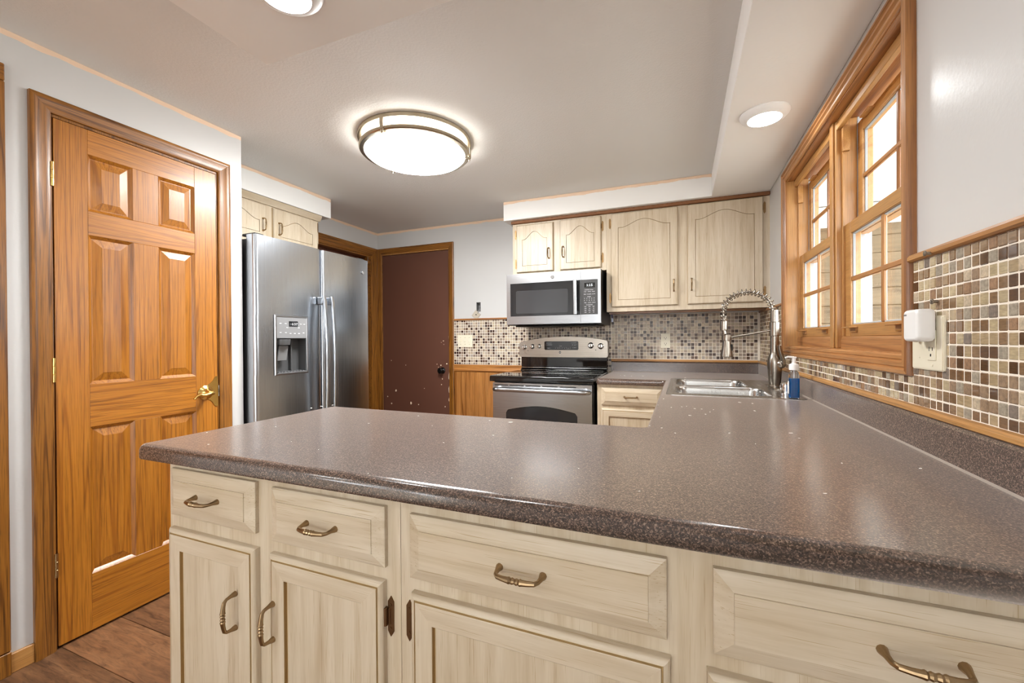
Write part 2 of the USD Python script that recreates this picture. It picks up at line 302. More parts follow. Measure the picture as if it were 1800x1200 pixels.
for i, (c, k, w) in enumerate(TILE_C):
    nm = ('glass_tile_%d' if k == 'g' else 'stone_tile_%d') % i
    if k == 'g':
        n = {'tc': ('texture_coordinate', {}), 'm': ('mapping', {'scale': (8, 60, 260)}), 'n': ('noise_texture', {'scale': 1.0, 'detail': 2.0}), 'r': ('rgb_ramp', {'ramp': [(.3, s2l([v * .9 for v in c])), (.7, s2l([min(255, v * 1.06) for v in c]))]}),
             'p': ('principled_bsdf', {'roughness': .1, 'coat_weight': .6, 'coat_roughness': .03})}
        TILES.append(mat(nm, n, [('tc.object', 'm.vector'), ('m.vector', 'n.vector'), ('n.fac', 'r.fac'), ('r.color', 'p.base_color')]))
    else:
        n = {'tc': ('texture_coordinate', {}), 'n': ('noise_texture', {'scale': 130.0, 'detail': 4.0, 'roughness': .7}), 'r': ('rgb_ramp', {'ramp': [(.3, s2l([v * .8 for v in c])), (.7, s2l([min(255, v * 1.1) for v in c]))]}),
             'b': ('bump', {'strength': .5, 'distance': .001}), 'p': ('principled_bsdf', {'roughness': .55})}
        TILES.append(mat(nm, n, [('tc.object', 'n.vector'), ('n.fac', 'r.fac'), ('r.color', 'p.base_color'), ('n.fac', 'b.height'), ('b.normal', 'p.normal')]))
TW = np.array([w for _, _, w in TILE_C], float); TW /= TW.sum()
def mix_mat(name):
    """many small tiles in one mesh: each tile carries its own colour in the primvar tint"""
    nd = {'g': ('geometry', {}), 'a': ('attribute', {'attribute': 'tint'}), 'n': ('noise_texture', {'scale': 150.0, 'detail': 3.0}), 'q': ('rgb_ramp', {'ramp': [(.3, (.84,) * 3), (.7, (1.05,) * 3)]}), 'x': ('mix', {'mix_type': 'multiply', 'fac': 1.0}),
          'p': ('principled_bsdf', {'roughness': .32})}
    return mat(name, nd, [('g.position', 'n.vector'), ('n.fac', 'q.fac'), ('a.color', 'x.color1'), ('q.color', 'x.color2'), ('x.color', 'p.base_color')])
def tinted(name, boxes, cols, material, parent):
    """one mesh of small tiles, each with a colour"""
    m = cat(boxes); p = obj(name, m, material, parent, kind='stuff', smooth=False)
    c = np.repeat([s2l(k) for k in cols], [len(q.vertices) for q in boxes], axis=0)
    UsdGeom.PrimvarsAPI(p).CreatePrimvar('tint', Sdf.ValueTypeNames.Color3fArray, 'vertex').Set([Gf.Vec3f(*map(float, q)) for q in c]); return p
MIX = mix_mat('mosaic_mix')
BACKCOLS = [(196, 178, 154), (182, 164, 140), (170, 150, 130), (160, 142, 124), (150, 134, 120), (140, 122, 106), (176, 162, 146), (190, 172, 146), (92, 66, 48), (62, 42, 32), (74, 52, 38), (166, 156, 146)]

# ================================================================ LARGE STRUCTURE
WT = .12
fl = thing('floor', 'brown rustic wood plank floor', 'floor', (0, 0, 0), kind='structure')
obj('subfloor', bx(-4.2, .541, YF, 4.2, -.12, -.006, 0), DARKHOLE, fl)
y, row = YP + 4 * .19 + .4, 0
while y > -1.2:
    x, first = XW, True
    x_end = XR
    step = 1.22
    x = XW - rng.uniform(0, 1.1)
    while x < XR:
        a, b = max(x, XW), min(x + step, XR)
        if b - a > .05 and not (y > YP and False):
            obj('plank', bx(a + .0008, b - .0008, y + .0008, y + .19 - .0008, -.006, 0, .0012), PLANKS[int(rng.integers(4))], fl)
        x += step
    y -= .19; row += 1
obj('carpet', bx(XW, XR, YF, y + .189, -.006, .004, 0), plain('bounce_carpet', (216, 206, 190), .95, bump=(300, .6, .004)), fl, label='unseen beige carpet added behind the camera to bounce light to the ceiling')  # pale floor invented here so that light bounces up to the ceiling
obj('plank_field', cat([bx(XW, XR, YP + 5 * .19 + .4, YB, -.006, 0, 0)]), PLANKS[1], fl, kind='stuff')

obj('ceiling', bx(-4.2, XR + .2, YF - .1, 4.2, CE, CE + .1, 0), CEIL, label='off-white textured drywall ceiling over the whole kitchen', cat='ceiling', kind='structure')
def wallpoly(u0, u1, z0, z1, holes=()): return Polygon([(u0, z0), (u1, z0), (u1, z1), (u0, z1)], [[(a, c), (b, c), (b, d), (a, d)] for a, b, c, d in holes])
def notch(u0, u1, z0, z1, a, b, d): return shapely.difference(sbox(u0, z0, u1, z1), sbox(a, z0 - 1, b, d))
DA, DB, DT = .849, 1.464, 2.049
obj('wall_left', cat(prism(shapely.difference(notch(YF, YP, 0, CE, DA - .012, DB + .012, DT + .012), sbox(-.14, -1, .662, 2.05)), 'x', XL - WT, XL), bx(XW, XL - WT, YP - .1, YP, 0, CE, 0)), WALL, label='white painted wall around the six-panel oak door', cat='wall', kind='structure')
obj('wall_alcove', prism(notch(YP - .1, YB, 0, CE, 2.70, 3.50, 2.04), 'x', XW - WT, XW), WALL, label='white wall strip behind the refrigerator, above its cased opening', cat='wall', kind='structure')
BDX0, BDX1, BDT = -2.905, -2.10, 2.063
back = notch(XW - WT, XR + WT, 0, CE, BDX0 - .02, BDX1 + .02, BDT + .02)
back = shapely.difference(back, sbox(-1.808, 1.45, -1.762, 1.538))
obj('wall_back', prism(back, 'y', YB, YB + WT), WALL, label='white back wall behind range and microwave', cat='wall', kind='structure')
WA, WB, WZ0, WZ1 = 2.745, 1.40, 1.14, 2.045
obj('wall_right', prism(wallpoly(YF, YB, 0, CE, [(WB - .012, WA + .012, WZ0 - .012, WZ1 + .012), (-3.9, -2.3, .02, 2.12)]), 'x', XR, XR + WT), GLOSSWALL, label='glossy white wall with the wood window over the sink', cat='wall', kind='structure')  # second opening, behind the camera, is added to admit sky light
obj('wall_front', prism(wallpoly(XL - WT, XR + WT, 0, CE, [(-1.5, -.2, .9, 2.1)]), 'y', YF - WT, YF), WALL, label='white wall behind the camera with an unseen window opening added for daylight', cat='wall', kind='structure')  # the opening is invented, to let sky light in from behind
# dropped soffits
obj('trim_1', cat(bx(-1.35, XR, 3.183, YB, ZS, CE, .002)), SOFFP, label='white dropped soffit above the upper cabinets on the back wall', cat='soffit', kind='structure')
obj('trim_2', bx(.19, XR, .4, 3.183, ZS, CE, .002), SOFF, label='white dropped soffit above the window, holding one recessed light', cat='soffit', kind='structure')
obj('trim_3', bx(-1.347, .19, .40, 1.062, ZS, CE, .002), SOFF, label='white dropped ceiling box above the peninsula at the top of the picture', cat='soffit', kind='structure')
obj('trim_4', bx(XW, -2.58, YP, 2.58, ZS, CE, .002), SOFFP, label='white dropped soffit above the cabinet over the refrigerator', cat='soffit', kind='structure')

# ================================================================ DOORS
CASING = [(0, 0), (0, .016), (.006, .019), (.016, .019), (.022, .016), (.040, .013), (.050, .0125), (.056, .009), (.057, 0)]   # across the width: (from the outer edge, depth)
def casing_leg(prof, w, L):
    """profile in (u, depth) extruded to length L along z; outer edge at u=0"""
    P = Polygon([(u * w / .057, -d) for u, d in prof])
    return P
def door_casing(conv, x0, x1, z1, w, m, parent, base=0.0, both=True, legs=('l', 'r')):
    """x0,x1: outer sides; conv maps local to world. Mitred legs and head as separate pieces."""
    pr = [(u * w / .057, d) for u, d in CASING]
    S = sides(x0, x1, base - 5, z1, pr)
    for k, nm in ((0, 'jamb_casing'), (2, 'jamb_casing'), (3, 'head_casing')):
        s = S[k]
        if k != 3:
            v = s.vertices.copy(); v[:, 2] = np.maximum(v[:, 2], base); s = trimesh.Trimesh(v, s.faces, process=False)
        obj(nm, conv(s), m['z'] if k != 3 else m['y' if parent is not None and LOC[str(parent.GetPath())][2] == 7 else HX], parent)
# --- pantry door
HX = 'y'
d1 = thing('door_1', 'honey oak six-panel interior door with brass lever in the left wall', 'door', (XL, (DA + DB) / 2, 0), kind='structure')
toD = lambda m: toL(m, XL)
TH = .035
stw, p1, p2, p3, p4 = .104, DA + .104, 1.104, 1.203, 1.358
zs = [(1.717, 1.946), (1.012, 1.619), (.240, .838)]
z0d = .010
def plk(a, b, c, d, ax): return toD(bx(a, b, -.004, TH - .004, c, d, .001))
obj('stile', plk(DA + .003, p1, z0d, DT - .003, 'z'), OAK['z'], d1); obj('stile', plk(p4, DB - .003, z0d, DT - .003, 'z'), OAK['z'], d1)
for c, d in ((z0d, .240), (.838, 1.012), (1.619, 1.717), (1.946, DT - .003)): obj('rail', plk(p1, p4, c, d, 'y'), OAK['y'], d1)
for c, d in zs: obj('mullion', plk(p2, p3, c, d, 'z'), OAK['z'], d1)
for c, d in zs:
    for a, b in ((p1, p2), (p3, p4)):
        pr = [(0, .004), (.006, -.001), (.012, -.007), (.015, -.007), (.018, -.006), (.044, .001), (.0445, .0018)]
        obj('panel', toD(cat(sides(a, b, c, d, pr), rectface(a + .0445, b - .0445, c + .0445, d - .0445, .0018))), OAK['z'], d1)
for zc in (1.828, 1.077, .327):
    h = obj('hinge', toD(cat([lathe([(0, -.046), (.0055, -.046), (.0055, -.017), (.0046, -.016), (.0055, -.015), (.0055, .014), (.0046, .015), (.0055, .016), (.0055, .046), (0, .046)], 14, (DA - .003, -.010, zc))])), BRASS if zc > 1 else OLDBRASS, d1, label='brass butt hinge')
    obj('hinge_leaf', toD(bx(DA - .018, DA + .002, -.0045, -.0035, zc - .045, zc + .045, .0003)), DARKOAK['z'], h)
# lever set
plate = Polygon([(1.452, 1.004), (1.462, 1.004), (1.462, .849), (1.452, .849), (1.444, .856), (1.436, .872), (1.424, .885), (1.409, .893), (1.40, .899), (1.372, .905), (1.366, .927), (1.374, .950), (1.40, .957), (1.409, .962), (1.424, .970), (1.436, .982), (1.444, .997)])
lp = obj('lever_plate', toD(prism(plate, 'y', -.0065, -.004)), BRASS, d1, label='wavy polished brass backplate')
obj('rosette', toD(lathe([(0, .004), (.033, .004), (.036, .009), (.030, .014), (.022, .018), (.016, .026), (.012, .034), (.011, .048), (0, .05)], 36, (1.400, 0, .926), 'y')), BRASS, lp)
obj('lever_handle', toD(tube(spline([(1.412, -.046, .924), (1.39, -.054, .920), (1.365, -.055, .918), (1.345, -.052, .921), (1.332, -.050, .914), (1.322, -.050, .903)], 5), [.010] * 6 + [.009] * 6 + [.0075] * 5 + [.006] * 4 + [.0055] * 5, 12)), BRASS, lp)
obj('strike_plate', toD(bx(DB + .002, DB + .012, -.0062, -.0036, .90, .957, .001)), NICKEL, d1, label='silver strike plate')
# jamb and casing
j1 = thing('trim_5', 'dark oak casing framing the six-panel door', 'door casing', (XL, (DA + DB) / 2, 0), kind='structure')
obj('jamb', toD(cat([bx(DA - .012, DA, -.001, WT, 0, DT + .012, 0), bx(DB, DB + .012, -.001, WT, 0, DT + .012, 0), bx(DA, DB, -.001, WT, DT, DT + .012, 0), bx(DA, DB, TH - .003, TH + .009, 0, DT, 0)])), DARKOAK['z'], j1)
door_casing(toD, .785, 1.530, 2.119, .060, DARKOAK, j1)
obj('baseboard_left', toL(prism(Polygon([(0, 0), (-.012, 0), (-.012, .062), (-.008, .070), (0, .070)]), 'x', .722, .785), XL) if False else cat(bx(XL, XL + .012, .722, .785, 0, .070, .002)), HONEY['y'], label='short light oak baseboard left of the six-panel door', cat='baseboard', kind='structure')
t6 = thing('trim_6', 'dark oak casing at the very left edge of the picture', 'door casing', (XL, .69, 0), kind='structure')
obj('casing', cat(bx(XL, XL + .019, -.202, -.14, 0, 2.11, .003)), DARKOAK['z'], t6); obj('head_casing', bx(XL, XL + .019, -.202, .724, 2.1105, 2.172, .003), DARKOAK['y'], t6)
obj('jamb', cat(bx(XL - WT, XL + .002, .650, .6615, 0, 2.05, 0), bx(XL - WT, XL + .002, -.1395, -.128, 0, 2.05, 0), bx(XL - WT, XL + .002, -.128, .650, 2.038, 2.0495, 0), bx(XL, XL + .018, -.14, .662, 2.051, 2.1095, .002)), DARKOAK['z'], t6)
d4 = thing('door_3', 'plain oak door left of the picture, beside the six-panel door', 'door', (XL, .26, 0), kind='structure')
obj('slab', bx(XL - .045, XL - .010, -.1275, .6495, .008, 2.0375, .002), OAK['z'], d4)
obj('casing', cat(bx(XL, XL + .019, .662, .724, .085, 2.11, .003)), DARKOAK['z'], t6); obj('plinth', bx(XL, XL + .021, .662, .724, 0, .083, .002), DARKOAK['z'], t6)

# --- brown back door
d2 = thing('door_2', 'dark brown painted flat slab door with black knob, scuffed and chipped', 'door', ((BDX0 + BDX1) / 2, YB, 0), kind='structure')
obj('slab', bx(BDX0, BDX1, YB + .008, YB + .05, .008, BDT, .002), BROWNDOOR, d2)
kx, kz = -2.185, .885
kb = obj('knob', lathe([(0, 0), (.03, 0), (.031, .006), (.018, .010), (.011, .018), (.011, .030), (.022, .036), (.028, .046), (.028, .056), (.020, .064), (0, .066)], 32, (kx, YB + .008, kz), 'y'), BLACKM, d2, label='black door knob')
for zc in (1.93, 1.02, .25):
    obj('hinge', cat(lathe([(0, -.045), (.006, -.045), (.006, .045), (0, .045)], 12, (BDX0 - .004, YB + .003, zc)), bx(BDX0 - .014, BDX0 + .002, YB + .004, YB + .0075, zc - .045, zc + .045, .0005)), HINGEM, d2)
def blob(x, z, w, h, y, seed, n=9):
    r = np.random.default_rng(seed); a = np.arange(n) * 2 * np.pi / n; q = 1 + .45 * (r.random(n) - .5)
    return prism(Polygon(np.c_[x + w * np.cos(a) * q, z + h * np.sin(a) * q]).buffer(0), 'y', y, y + .0012)
ch = [(671 + 0, 0)]
chips = [blob(x, z, w, h, YB + .0072, i) for i, (x, z, w, h) in enumerate([(-2.175, 1.175, .006, .005), (-2.20, 1.160, .005, .003), (-2.17, 1.14, .004, .003), (-2.25, .945, .005, .005), (-2.14, .95, .008, .006), (-2.235, .915, .004, .006), (-2.205, .935, .006, .008), (-2.225, .86, .006, .004), (-2.19, .80, .005, .007), (-2.20, .745, .006, .005), (-2.115, .70, .006, .03), (-2.112, .83, .007, .05),
      (-2.11, 1.21, .005, .03), (-2.745, .665, .009, .012), (-2.56, .545, .010, .013), (-2.47, .535, .006, .006), (-2.80, .53, .008, .008), (-2.85, .60, .006, .006), (-2.40, .70, .004, .004), (-2.62, .93, .004, .005), (-2.80, .975, .004, .005), (-2.115, .60, .005, .02), (-2.16, .53, .006, .006)])]
obj('paint_chip', cat(chips), CHIP, d2, kind='stuff')
j2 = thing('trim_7', 'medium oak casing around the brown door on the back wall', 'door casing', ((BDX0 + BDX1) / 2, YB, 0), kind='structure')
obj('jamb', cat([bx(BDX0 - .02, BDX0 - .001, YB - .004, YB + WT, 0, BDT + .02, 0), bx(BDX1 + .001, BDX1 + .02, YB - .004, YB + WT, 0, BDT + .02, 0), bx(BDX0 - .001, BDX1 + .001, YB - .004, YB + WT, BDT + .002, BDT + .02, 0)]), HONEY['z'], j2, label='pale bare edge of the jamb')
HX = 'x'
door_casing(lambda m: toB(m, YB), -2.958, -2.047, 2.132, .058, DARKOAK, j2)
obj('backing', bx(BDX0 - .02, BDX1 + .02, YB + .055, YB + .075, 0, BDT + .02, 0), DARKHOLE, j2)
# --- cased opening behind the fridge
j3 = thing('trim_8', 'dark oak casing of the opening behind the refrigerator', 'door casing', (XW, 3.1, 0), kind='structure')
HX = 'y'
door_casing(lambda m: toL(m, XW), 2.60, 3.572, 2.132, .085, DARKOAK, j3)
obj('jamb', toL(cat([bx(2.685, 2.70, -.001, WT, 0, 2.05, 0), bx(3.485, 3.50, -.001, WT, 0, 2.05, 0), bx(2.70, 3.485, -.001, WT, 2.035, 2.05, 0), bx(3.44, 3.485, -.001, .03, 1.965, 2.035, .002)]), XW), DARKOAK['y'], j3)
obj('closing_slab', toL(bx(2.70, 3.485, .09, .12, 0, 2.035, 0), XW), BROWNDOOR, j3)  # unseen slab put in so no light leaks through the opening

# ================================================================ WINDOW
def win_box(a, b, x0, x1, c, d, e=.0015): return bx(x0, x1, a, b, c, d, e)
cs = thing('trim_9', 'moulded light oak casing around the window over the sink', 'window casing', (XR, (WA + WB) / 2, WZ0), kind='structure')
prw = [(0, 0), (0, .014), (.003, .0205), (.012, .0215), (.0150, .0155), (.0175, .0130), (.0205, .0175), (.031, .0185), (.0345, .0125), (.0370, .0105), (.0405, .0135), (.048, .0125), (.052, .0075), (.052, 0)]
S = sides(-WA - .050, -WB + .050, WZ0 - .054, WZ1 + .056, [(u * .052 / .052, d) for u, d in prw])
for k, nm in enumerate(('side_casing', 'bottom_casing', 'side_casing', 'top_casing')): obj(nm, toR(S[k], XR), CASE['z' if k in (0, 2) else 'y'], cs)
JX = .60   # inner edge of jamb extension
obj('jamb', cat([bx(XR, .638, WA, WA + .012, WZ0 - .012, WZ1 + .012, 0), bx(XR, .638, WB - .012, WB, WZ0 - .012, WZ1 + .012, 0)]), HONEY['z'], cs)
obj('head_jamb', bx(XR, .665, WB, WA, WZ1, WZ1 + .012, 0), CASE['y'], cs)
obj('sill', bx(XR, .665, WB, WA, WZ0 - .0119, WZ0, 0), CASE['y'], cs)
MY0, MY1 = 2.045, 2.13
obj('mullion', cat(bx(.572, .638, MY0 + .012, MY1 - .012, WZ0, WZ1, .003), bx(.564, .572, MY0 + .025, MY1 - .025, WZ0, WZ1, .002)), HONEY['z'], cs)
obj('mullion_post', bx(.6385, .663, MY0 + .013, MY1 - .013, WZ0 - .011, WZ1 + .011, .001), GREYTRIM, cs)
obj('head_stop', bx(.575, .592, WB, WA, WZ1 - .035, WZ1, .002), HONEY['y'], cs)
def window(name, y0, y1, label):
    """double-hung: lower sash inside, upper sash outside; y0 near, y1 far"""
    w = thing(name, label, 'window', (.64, (y0 + y1) / 2, WZ0), kind='structure')
    ym = (y0 + y1) / 2
    obj('jamb_liner', cat([bx(.592, .638, y0 - .002, y0 + .012, WZ0, WZ1, .001), bx(.592, .638, y1 - .012, y1 + .002, WZ0, WZ1, .001)]), HONEY['z'], w)
    obj('track', cat([bx(.6385, .663, y0 - .012, y0 + .0118, WZ0 - .012, WZ1 + .012, .001), bx(.6385, .663, y1 - .0118, y1 + .012, WZ0 - .012, WZ1 + .012, .001)]), GREYTRIM, w)
    obj('stop_block', cat([bx(.588, .612, y1 - .028, y1 - .012, WZ1 - .13, WZ1 - .036, .001), bx(.588, .612, y0 + .012, y0 + .028, WZ1 - .13, WZ1 - .036, .001)]), HONEY['y'], w)
    obj('sill_stop', cat(prism(Polygon([(.587, WZ0), (.587, 1.176), (.592, 1.187), (.602, 1.187), (.668, 1.178), (.668, WZ0)]), 'y', y0, y1)), CASE['y'], w)
    for nm, x0, za, zb, sw, zr0, zr1 in (('lower_sash', .600, 1.187, 1.628, .052, .045, .045), ('upper_sash', .640, 1.585, 2.02, .045, .04, .045)):
        x1 = x0 + .034; a, b = y0 + .012, y1 - .012
        sl = bx(x0, x1, a, a + sw, za, zb, .002)
        s = obj(nm, cat(sl, bx(x0, x1, b - sw, b, za, zb, .002), bx(x0 + .0004, x1, a + sw, b - sw, za, za + zr0, .002), bx(x0 + .0004, x1, a + sw, b - sw, zb - zr1, zb, .002)), HONEY['y'], w)
        ga, gb, gc, gd = a + sw, b - sw, za + zr0, zb - zr1
        obj('glass', bx(x0 + .016, x0 + .020, ga - .004, gb + .004, gc - .004, gd + .004, 0), PANE, s)
        obj('liner', cat(toR(cat(sides(-gb, -ga, gc, gd, [(-.001, -.008), (.004, -.008), (.006, -.015)])), x0)), GREYTRIM, s)
        gy, gz = (ga + gb) / 2, (gc + gd) / 2
        obj('muntin', bx(x0 + .004, x0 + .0155, gy - .009, gy + .009, gc, gd, .003), CASE['z'], s)
        obj('muntin', bx(x0 + .003, x0 + .0155, ga, gb, gz - .009, gz + .009, .003), CASE['y'], s)
        if nm == 'lower_sash':
            for yy in (a + .17, b - .09):
                obj('lift_handle', cat(bx(x0 - .030, x0 + .002, yy - .035, yy + .035, za + .031, za + .036, .0015), bx(x0 - .006, x0 + .002, yy - .03, yy + .03, za + .014, za + .034, .0015)), HONEY['y'], s)
        else:
            for yy in (a + .10, b - .12):
                obj('lift_handle', bx(x0 - .02, x0 + .002, yy - .04, yy + .04, zb - .016, zb - .010, .0015), HONEY['y'], s)
    return w
window('window_1', WB, MY0 + .012, 'nearer wood double-hung window over the sink, behind the soap bottle side')
window('window_2', MY1 - .012, WA, 'farther wood double-hung window over the sink, next to the upper cabinets')

# outside: covered porch end, white vinyl and tan boards
pc = thing('trim_10', 'white vented vinyl porch ceiling seen through the upper panes', 'porch ceiling', (2.0, 3.0, 2.3), kind='structure')
yy = .2
for k in range(26):
    obj('soffit_panel', bx(.68, 3.6, .4 + k * .16, .4 + k * .16 + .154, 2.30, 2.32, .004), VINYL, pc)
obj('soffit_deck', bx(.68, 3.7, .3, 4.7, 2.322, 2.36, 0), VINYL, pc)
pw = thing('wall_porch', 'tan horizontal board wall outside, seen through the lower panes', 'outside wall', (2.2, 4.4, 0), kind='structure')
for k in range(16): obj('board', bx(.75, 3.4, 4.38, 4.40, .0 + k * .145, .143 + k * .145, .004), TANBOARD, pw)
obj('backing', bx(.75, 3.4, 4.4, 4.44, 0, 2.3, 0), TANBOARD, pw)
for x0, x1 in ((1.05, 1.10), (1.235, 1.262), (1.40, 1.455), (2.35, 2.45)): obj('corner_board', bx(x0, x1, 4.345, 4.379, 0, 2.12, .003), VINYL, pw)
obj('fascia', bx(.75, 3.4, 4.335, 4.379, 2.1205, 2.29, .003), VINYL, pw)
obj('tan_reflection_strip', bx(1.285, 1.375, 4.355, 4.379, .2, 2.11, .004), CASE['z'], pw)  # upright wood-toned strip standing in for a cabinet reflection in the panes
obj('ground', bx(-30, 30, -30, 30, -.62, -.52, 0), plain('pale_paving', (186, 182, 174), .9), label='pale paving outside the house', cat='ground', kind='structure')

# ================================================================ BACKSPLASH, BEADS, WAINSCOT
PT = .0254
def tmesh(u0, u1, z0, z1, d=.005, c=.0014): return bx(u0, u1, -d, 0, z0, z1, c)
sp = thing('backsplash', 'brown and beige glass and stone mosaic on the window wall', 'tile backsplash', (XR, 1.6, CT), kind='structure')
TLO, THI = 1.0155, 1.368
regs = [(.60, WB - .052, TLO, THI), (WB - .052, WA + .052, TLO, WZ0 - .055), (WA + .052, YB - .006, TLO, THI)]
obj('grout_bed', cat([bx(XR - .0074, XR, a, b, c, d, 0) for a, b, c, d in regs]), GROUT, sp)
cand = []
y = 3.58
PLY0, PLY1, PLZ0, PLZ1 = 1.205, 1.338, 1.106, 1.230      # wall plate
for i in range(int((YB - .006 - .60) / PT)):
    y1 = YB - .006 - i * PT; y0 = y1 - PT
    for j in range(14):
        z1 = THI - j * PT + .0008; z0 = z1 - PT
        for a, b, c, d in regs:
            q0, q1, w0, w1 = max(y0, a) + .0014, min(y1, b) - .0014, max(z0, c) + .0014, min(z1, d) - .0014
            if q1 - q0 > .006 and w1 - w0 > .004:
                if q0 > PLY0 and q1 < PLY1 and w0 > PLZ0 and w1 < PLZ1: continue
                cand.append((q0, q1, w0, w1))
cam_d = lambda t: (t[0] + t[1]) / 2
vis = [t for t in cand if t[1] > .985]; hid = [t for t in cand if t[1] <= .985]
vis.sort(key=lambda t: cam_d(t))
named, rest = vis[:296], vis[296:] + hid
def jit(t, q=.0004): return [v + rng.uniform(-q, q) for v in t]
for t in named:
    a, b, c, d = jit(t); k = int(rng.choice(len(TILES), p=TW)); dd = .0085 + rng.uniform(-.0005, .0007) + (.0006 if TILE_C[k][1] == 's' else 0)
    obj('tile', bx(XR - dd, XR - .004, a, b, c, d, .0016), TILES[k], sp)
tinted('tile_field', [bx(XR - .0085, XR - .004, *jit(t), .0014) for t in rest], [TILE_C[int(k)][0] for k in rng.choice(len(TILE_C), len(rest), p=TW)], MIX, sp)

sb = thing('backsplash', 'small brown and beige mosaic on the back wall behind the range', 'tile backsplash', (-.75, YB, .95), kind='structure')
regb = [(-2.047, -1.31, .949, 1.369), (-1.31, -.55, .85, 1.36), (-.55, XR - .009, 1.0155, 1.376)]
obj('grout_bed', cat([bx(a, b, YB - .0074, YB, c, d, 0) for a, b, c, d in regb]), GROUT, sb)
tl = []
for i in range(int((XR - .009 + 2.047) / PT)):
    x0 = -2.047 + i * PT
    for j in range(22):
        z1 = 1.376 - j * PT; z0 = z1 - PT
        for a, b, c, d in regb:
            q0, q1, w0, w1 = max(x0, a) + .0015, min(x0 + PT, b) - .0015, max(z0, c) + .0015, min(z1, d) - .0015
            if q1 - q0 > .006 and w1 - w0 > .006: tl.append(bx(q0, q1, YB - .0085, YB - .004, w0, w1, .0014))
tinted('tile_field', tl, [BACKCOLS[int(k)] for k in rng.integers(len(BACKCOLS), size=len(tl))], MIX, sb)
bead = lambda d, h: Polygon([(0, 0), (-d * .75, 0), (-d, h * .2), (-d, h * .6), (-d * .8, h * .9), (-d * .55, h), (0, h)])
def bead_R(y0, y1, z, d, h): return prism(affinity.translate(bead(d, h), XR, z), 'y', y0, y1)
def bead_B(x0, x1, z, d, h): return prism(affinity.translate(bead(d, h), YB, z), 'x', x0, x1)
obj('trim_11', bead_R(.60, WB - .051, 1.3675, .020, .019), HONEY['y'], label='light oak bead capping the tile right of the window', cat='wood bead', kind='structure')
obj('trim_12', bead_R(WA + .051, YB - .01, 1.3675, .018, .017), CASE['y'], label='short oak bead capping the tile between window and corner', cat='wood bead', kind='structure')
obj('trim_13', bead_R(PYF, YB - .02, .9975, .022, .0185), HONEY['y'], label='long light oak bead on top of the window-side counter backsplash', cat='wood bead', kind='structure')
obj('trim_14', bead_B(-.55, XR - .023, .9975, .018, .0185), HONEY['x'], label='light oak bead on top of the back counter backsplash', cat='wood bead', kind='structure')
obj('trim_15', bead_B(-2.046, -1.3, 1.369, .018, .017), CASE['x'], label='thin oak bead capping the tile left of the microwave', cat='wood bead', kind='structure')
obj('trim_16', cat(prism(Polygon([(YB, .88), (YB - .012, .88), (YB - .020, .888), (YB - .020, .894), (YB - .014, .902), (YB - .012, .925), (YB - .016, .938), (YB - .014, .948), (YB, .948)]), 'x', -2.046, -1.33)), PANEL['x'], label='oak chair rail between mosaic and wood panelling left of the range', cat='chair rail', kind='structure')
wn = thing('wainscot', 'oak board panelling below the chair rail left of the range', 'wood panelling', (-1.7, YB, 0), kind='structure')
xs = np.linspace(-2.046, -1.06, 10)
for a, b in zip(xs[:-1], xs[1:]): obj('board', bx(a + .0006, b - .0006, YB - .008, YB, 0, .88, .002), PANEL['z'], wn)

# ================================================================ CABINETS
def pull(w, vertical=False):
    """bail pull standing off the plane y=0 towards -y, centred on the origin"""
    h = w / 2
    p = [(-h, 0, 0), (-h, -.004, 0), (-h + .0005, -.012, 0), (-h + .002, -.022, 0), (-h + .007, -.0275, 0), (-h + .018, -.0300, 0), (-.013, -.031, 0), (-.010, -.031, 0), (-.007, -.031, 0), (-.004, -.031, 0), (0, -.031, 0)]
    r = [.0068, .0062, .0042, .0036, .0042, .0046, .0052, .0062, .0044, .0058, .0042]
    q = [(-a, b, c) for a, b, c in p[-2::-1]]; pts = np.array(p + q)
    if not vertical:      # the bar droops a little
        pts[:, 2] -= np.clip(-pts[:, 1] - .010, 0, 1) * .06
    m = tube(pts, r + r[-2::-1], 10)
    if vertical: v = m.vertices; m.vertices = np.c_[v[:, 2], v[:, 1], v[:, 0]]; m.invert()
    return m
def hinge_plate(left=True):
    """leaf hinge: pointed plate on the face frame, barrel towards the door"""
    s = 1 if left else -1
    P = Polygon([(-.007, -.030), (0, -.041), (.007, -.030), (.007, .030), (0, .041), (-.007, .030)])
    m = [prism(P, 'y', -.0026, 0), tube([(s * .010, -.006, -.018), (s * .010, -.006, .018)], .0045, 10), bx(min(0, s * .010), max(0, s * .010), -.004, -.0015, -.016, .016, .0005)]
    for z in (-.024, .024): m.append(lathe([(0, 0), (.003, 0), (.0026, .0012), (0, .0016)], 10, (0, -.0026, z), 'y'))
    return cat(m)
def flip_fix(m): return m
def drawer(parent, conv, x0, x1, z0, z1, h=True, nm='drawer'):
    pr = [(0, 0), (0, .009), (.002, .0105), (.006, .0115), (.024, .0175), (.0265, .0178), (.027, .0195)]
    L, Bt, Rr, Tp = sides(x0, x1, z0, z1, pr)
    d = obj(nm, conv(cat(L, Bt, Rr, Tp, rectface(x0 + .027, x1 - .027, z0 + .027, z1 - .027, .0195))), CREAM['x' if conv is not CR else 'y'], parent)
    if h: m = pull(.080); m.apply_translation([(x0 + x1) / 2, -.0195, (z0 + z1) / 2 + .002]); obj('pull', conv(m), PEWTER, d)
    return d
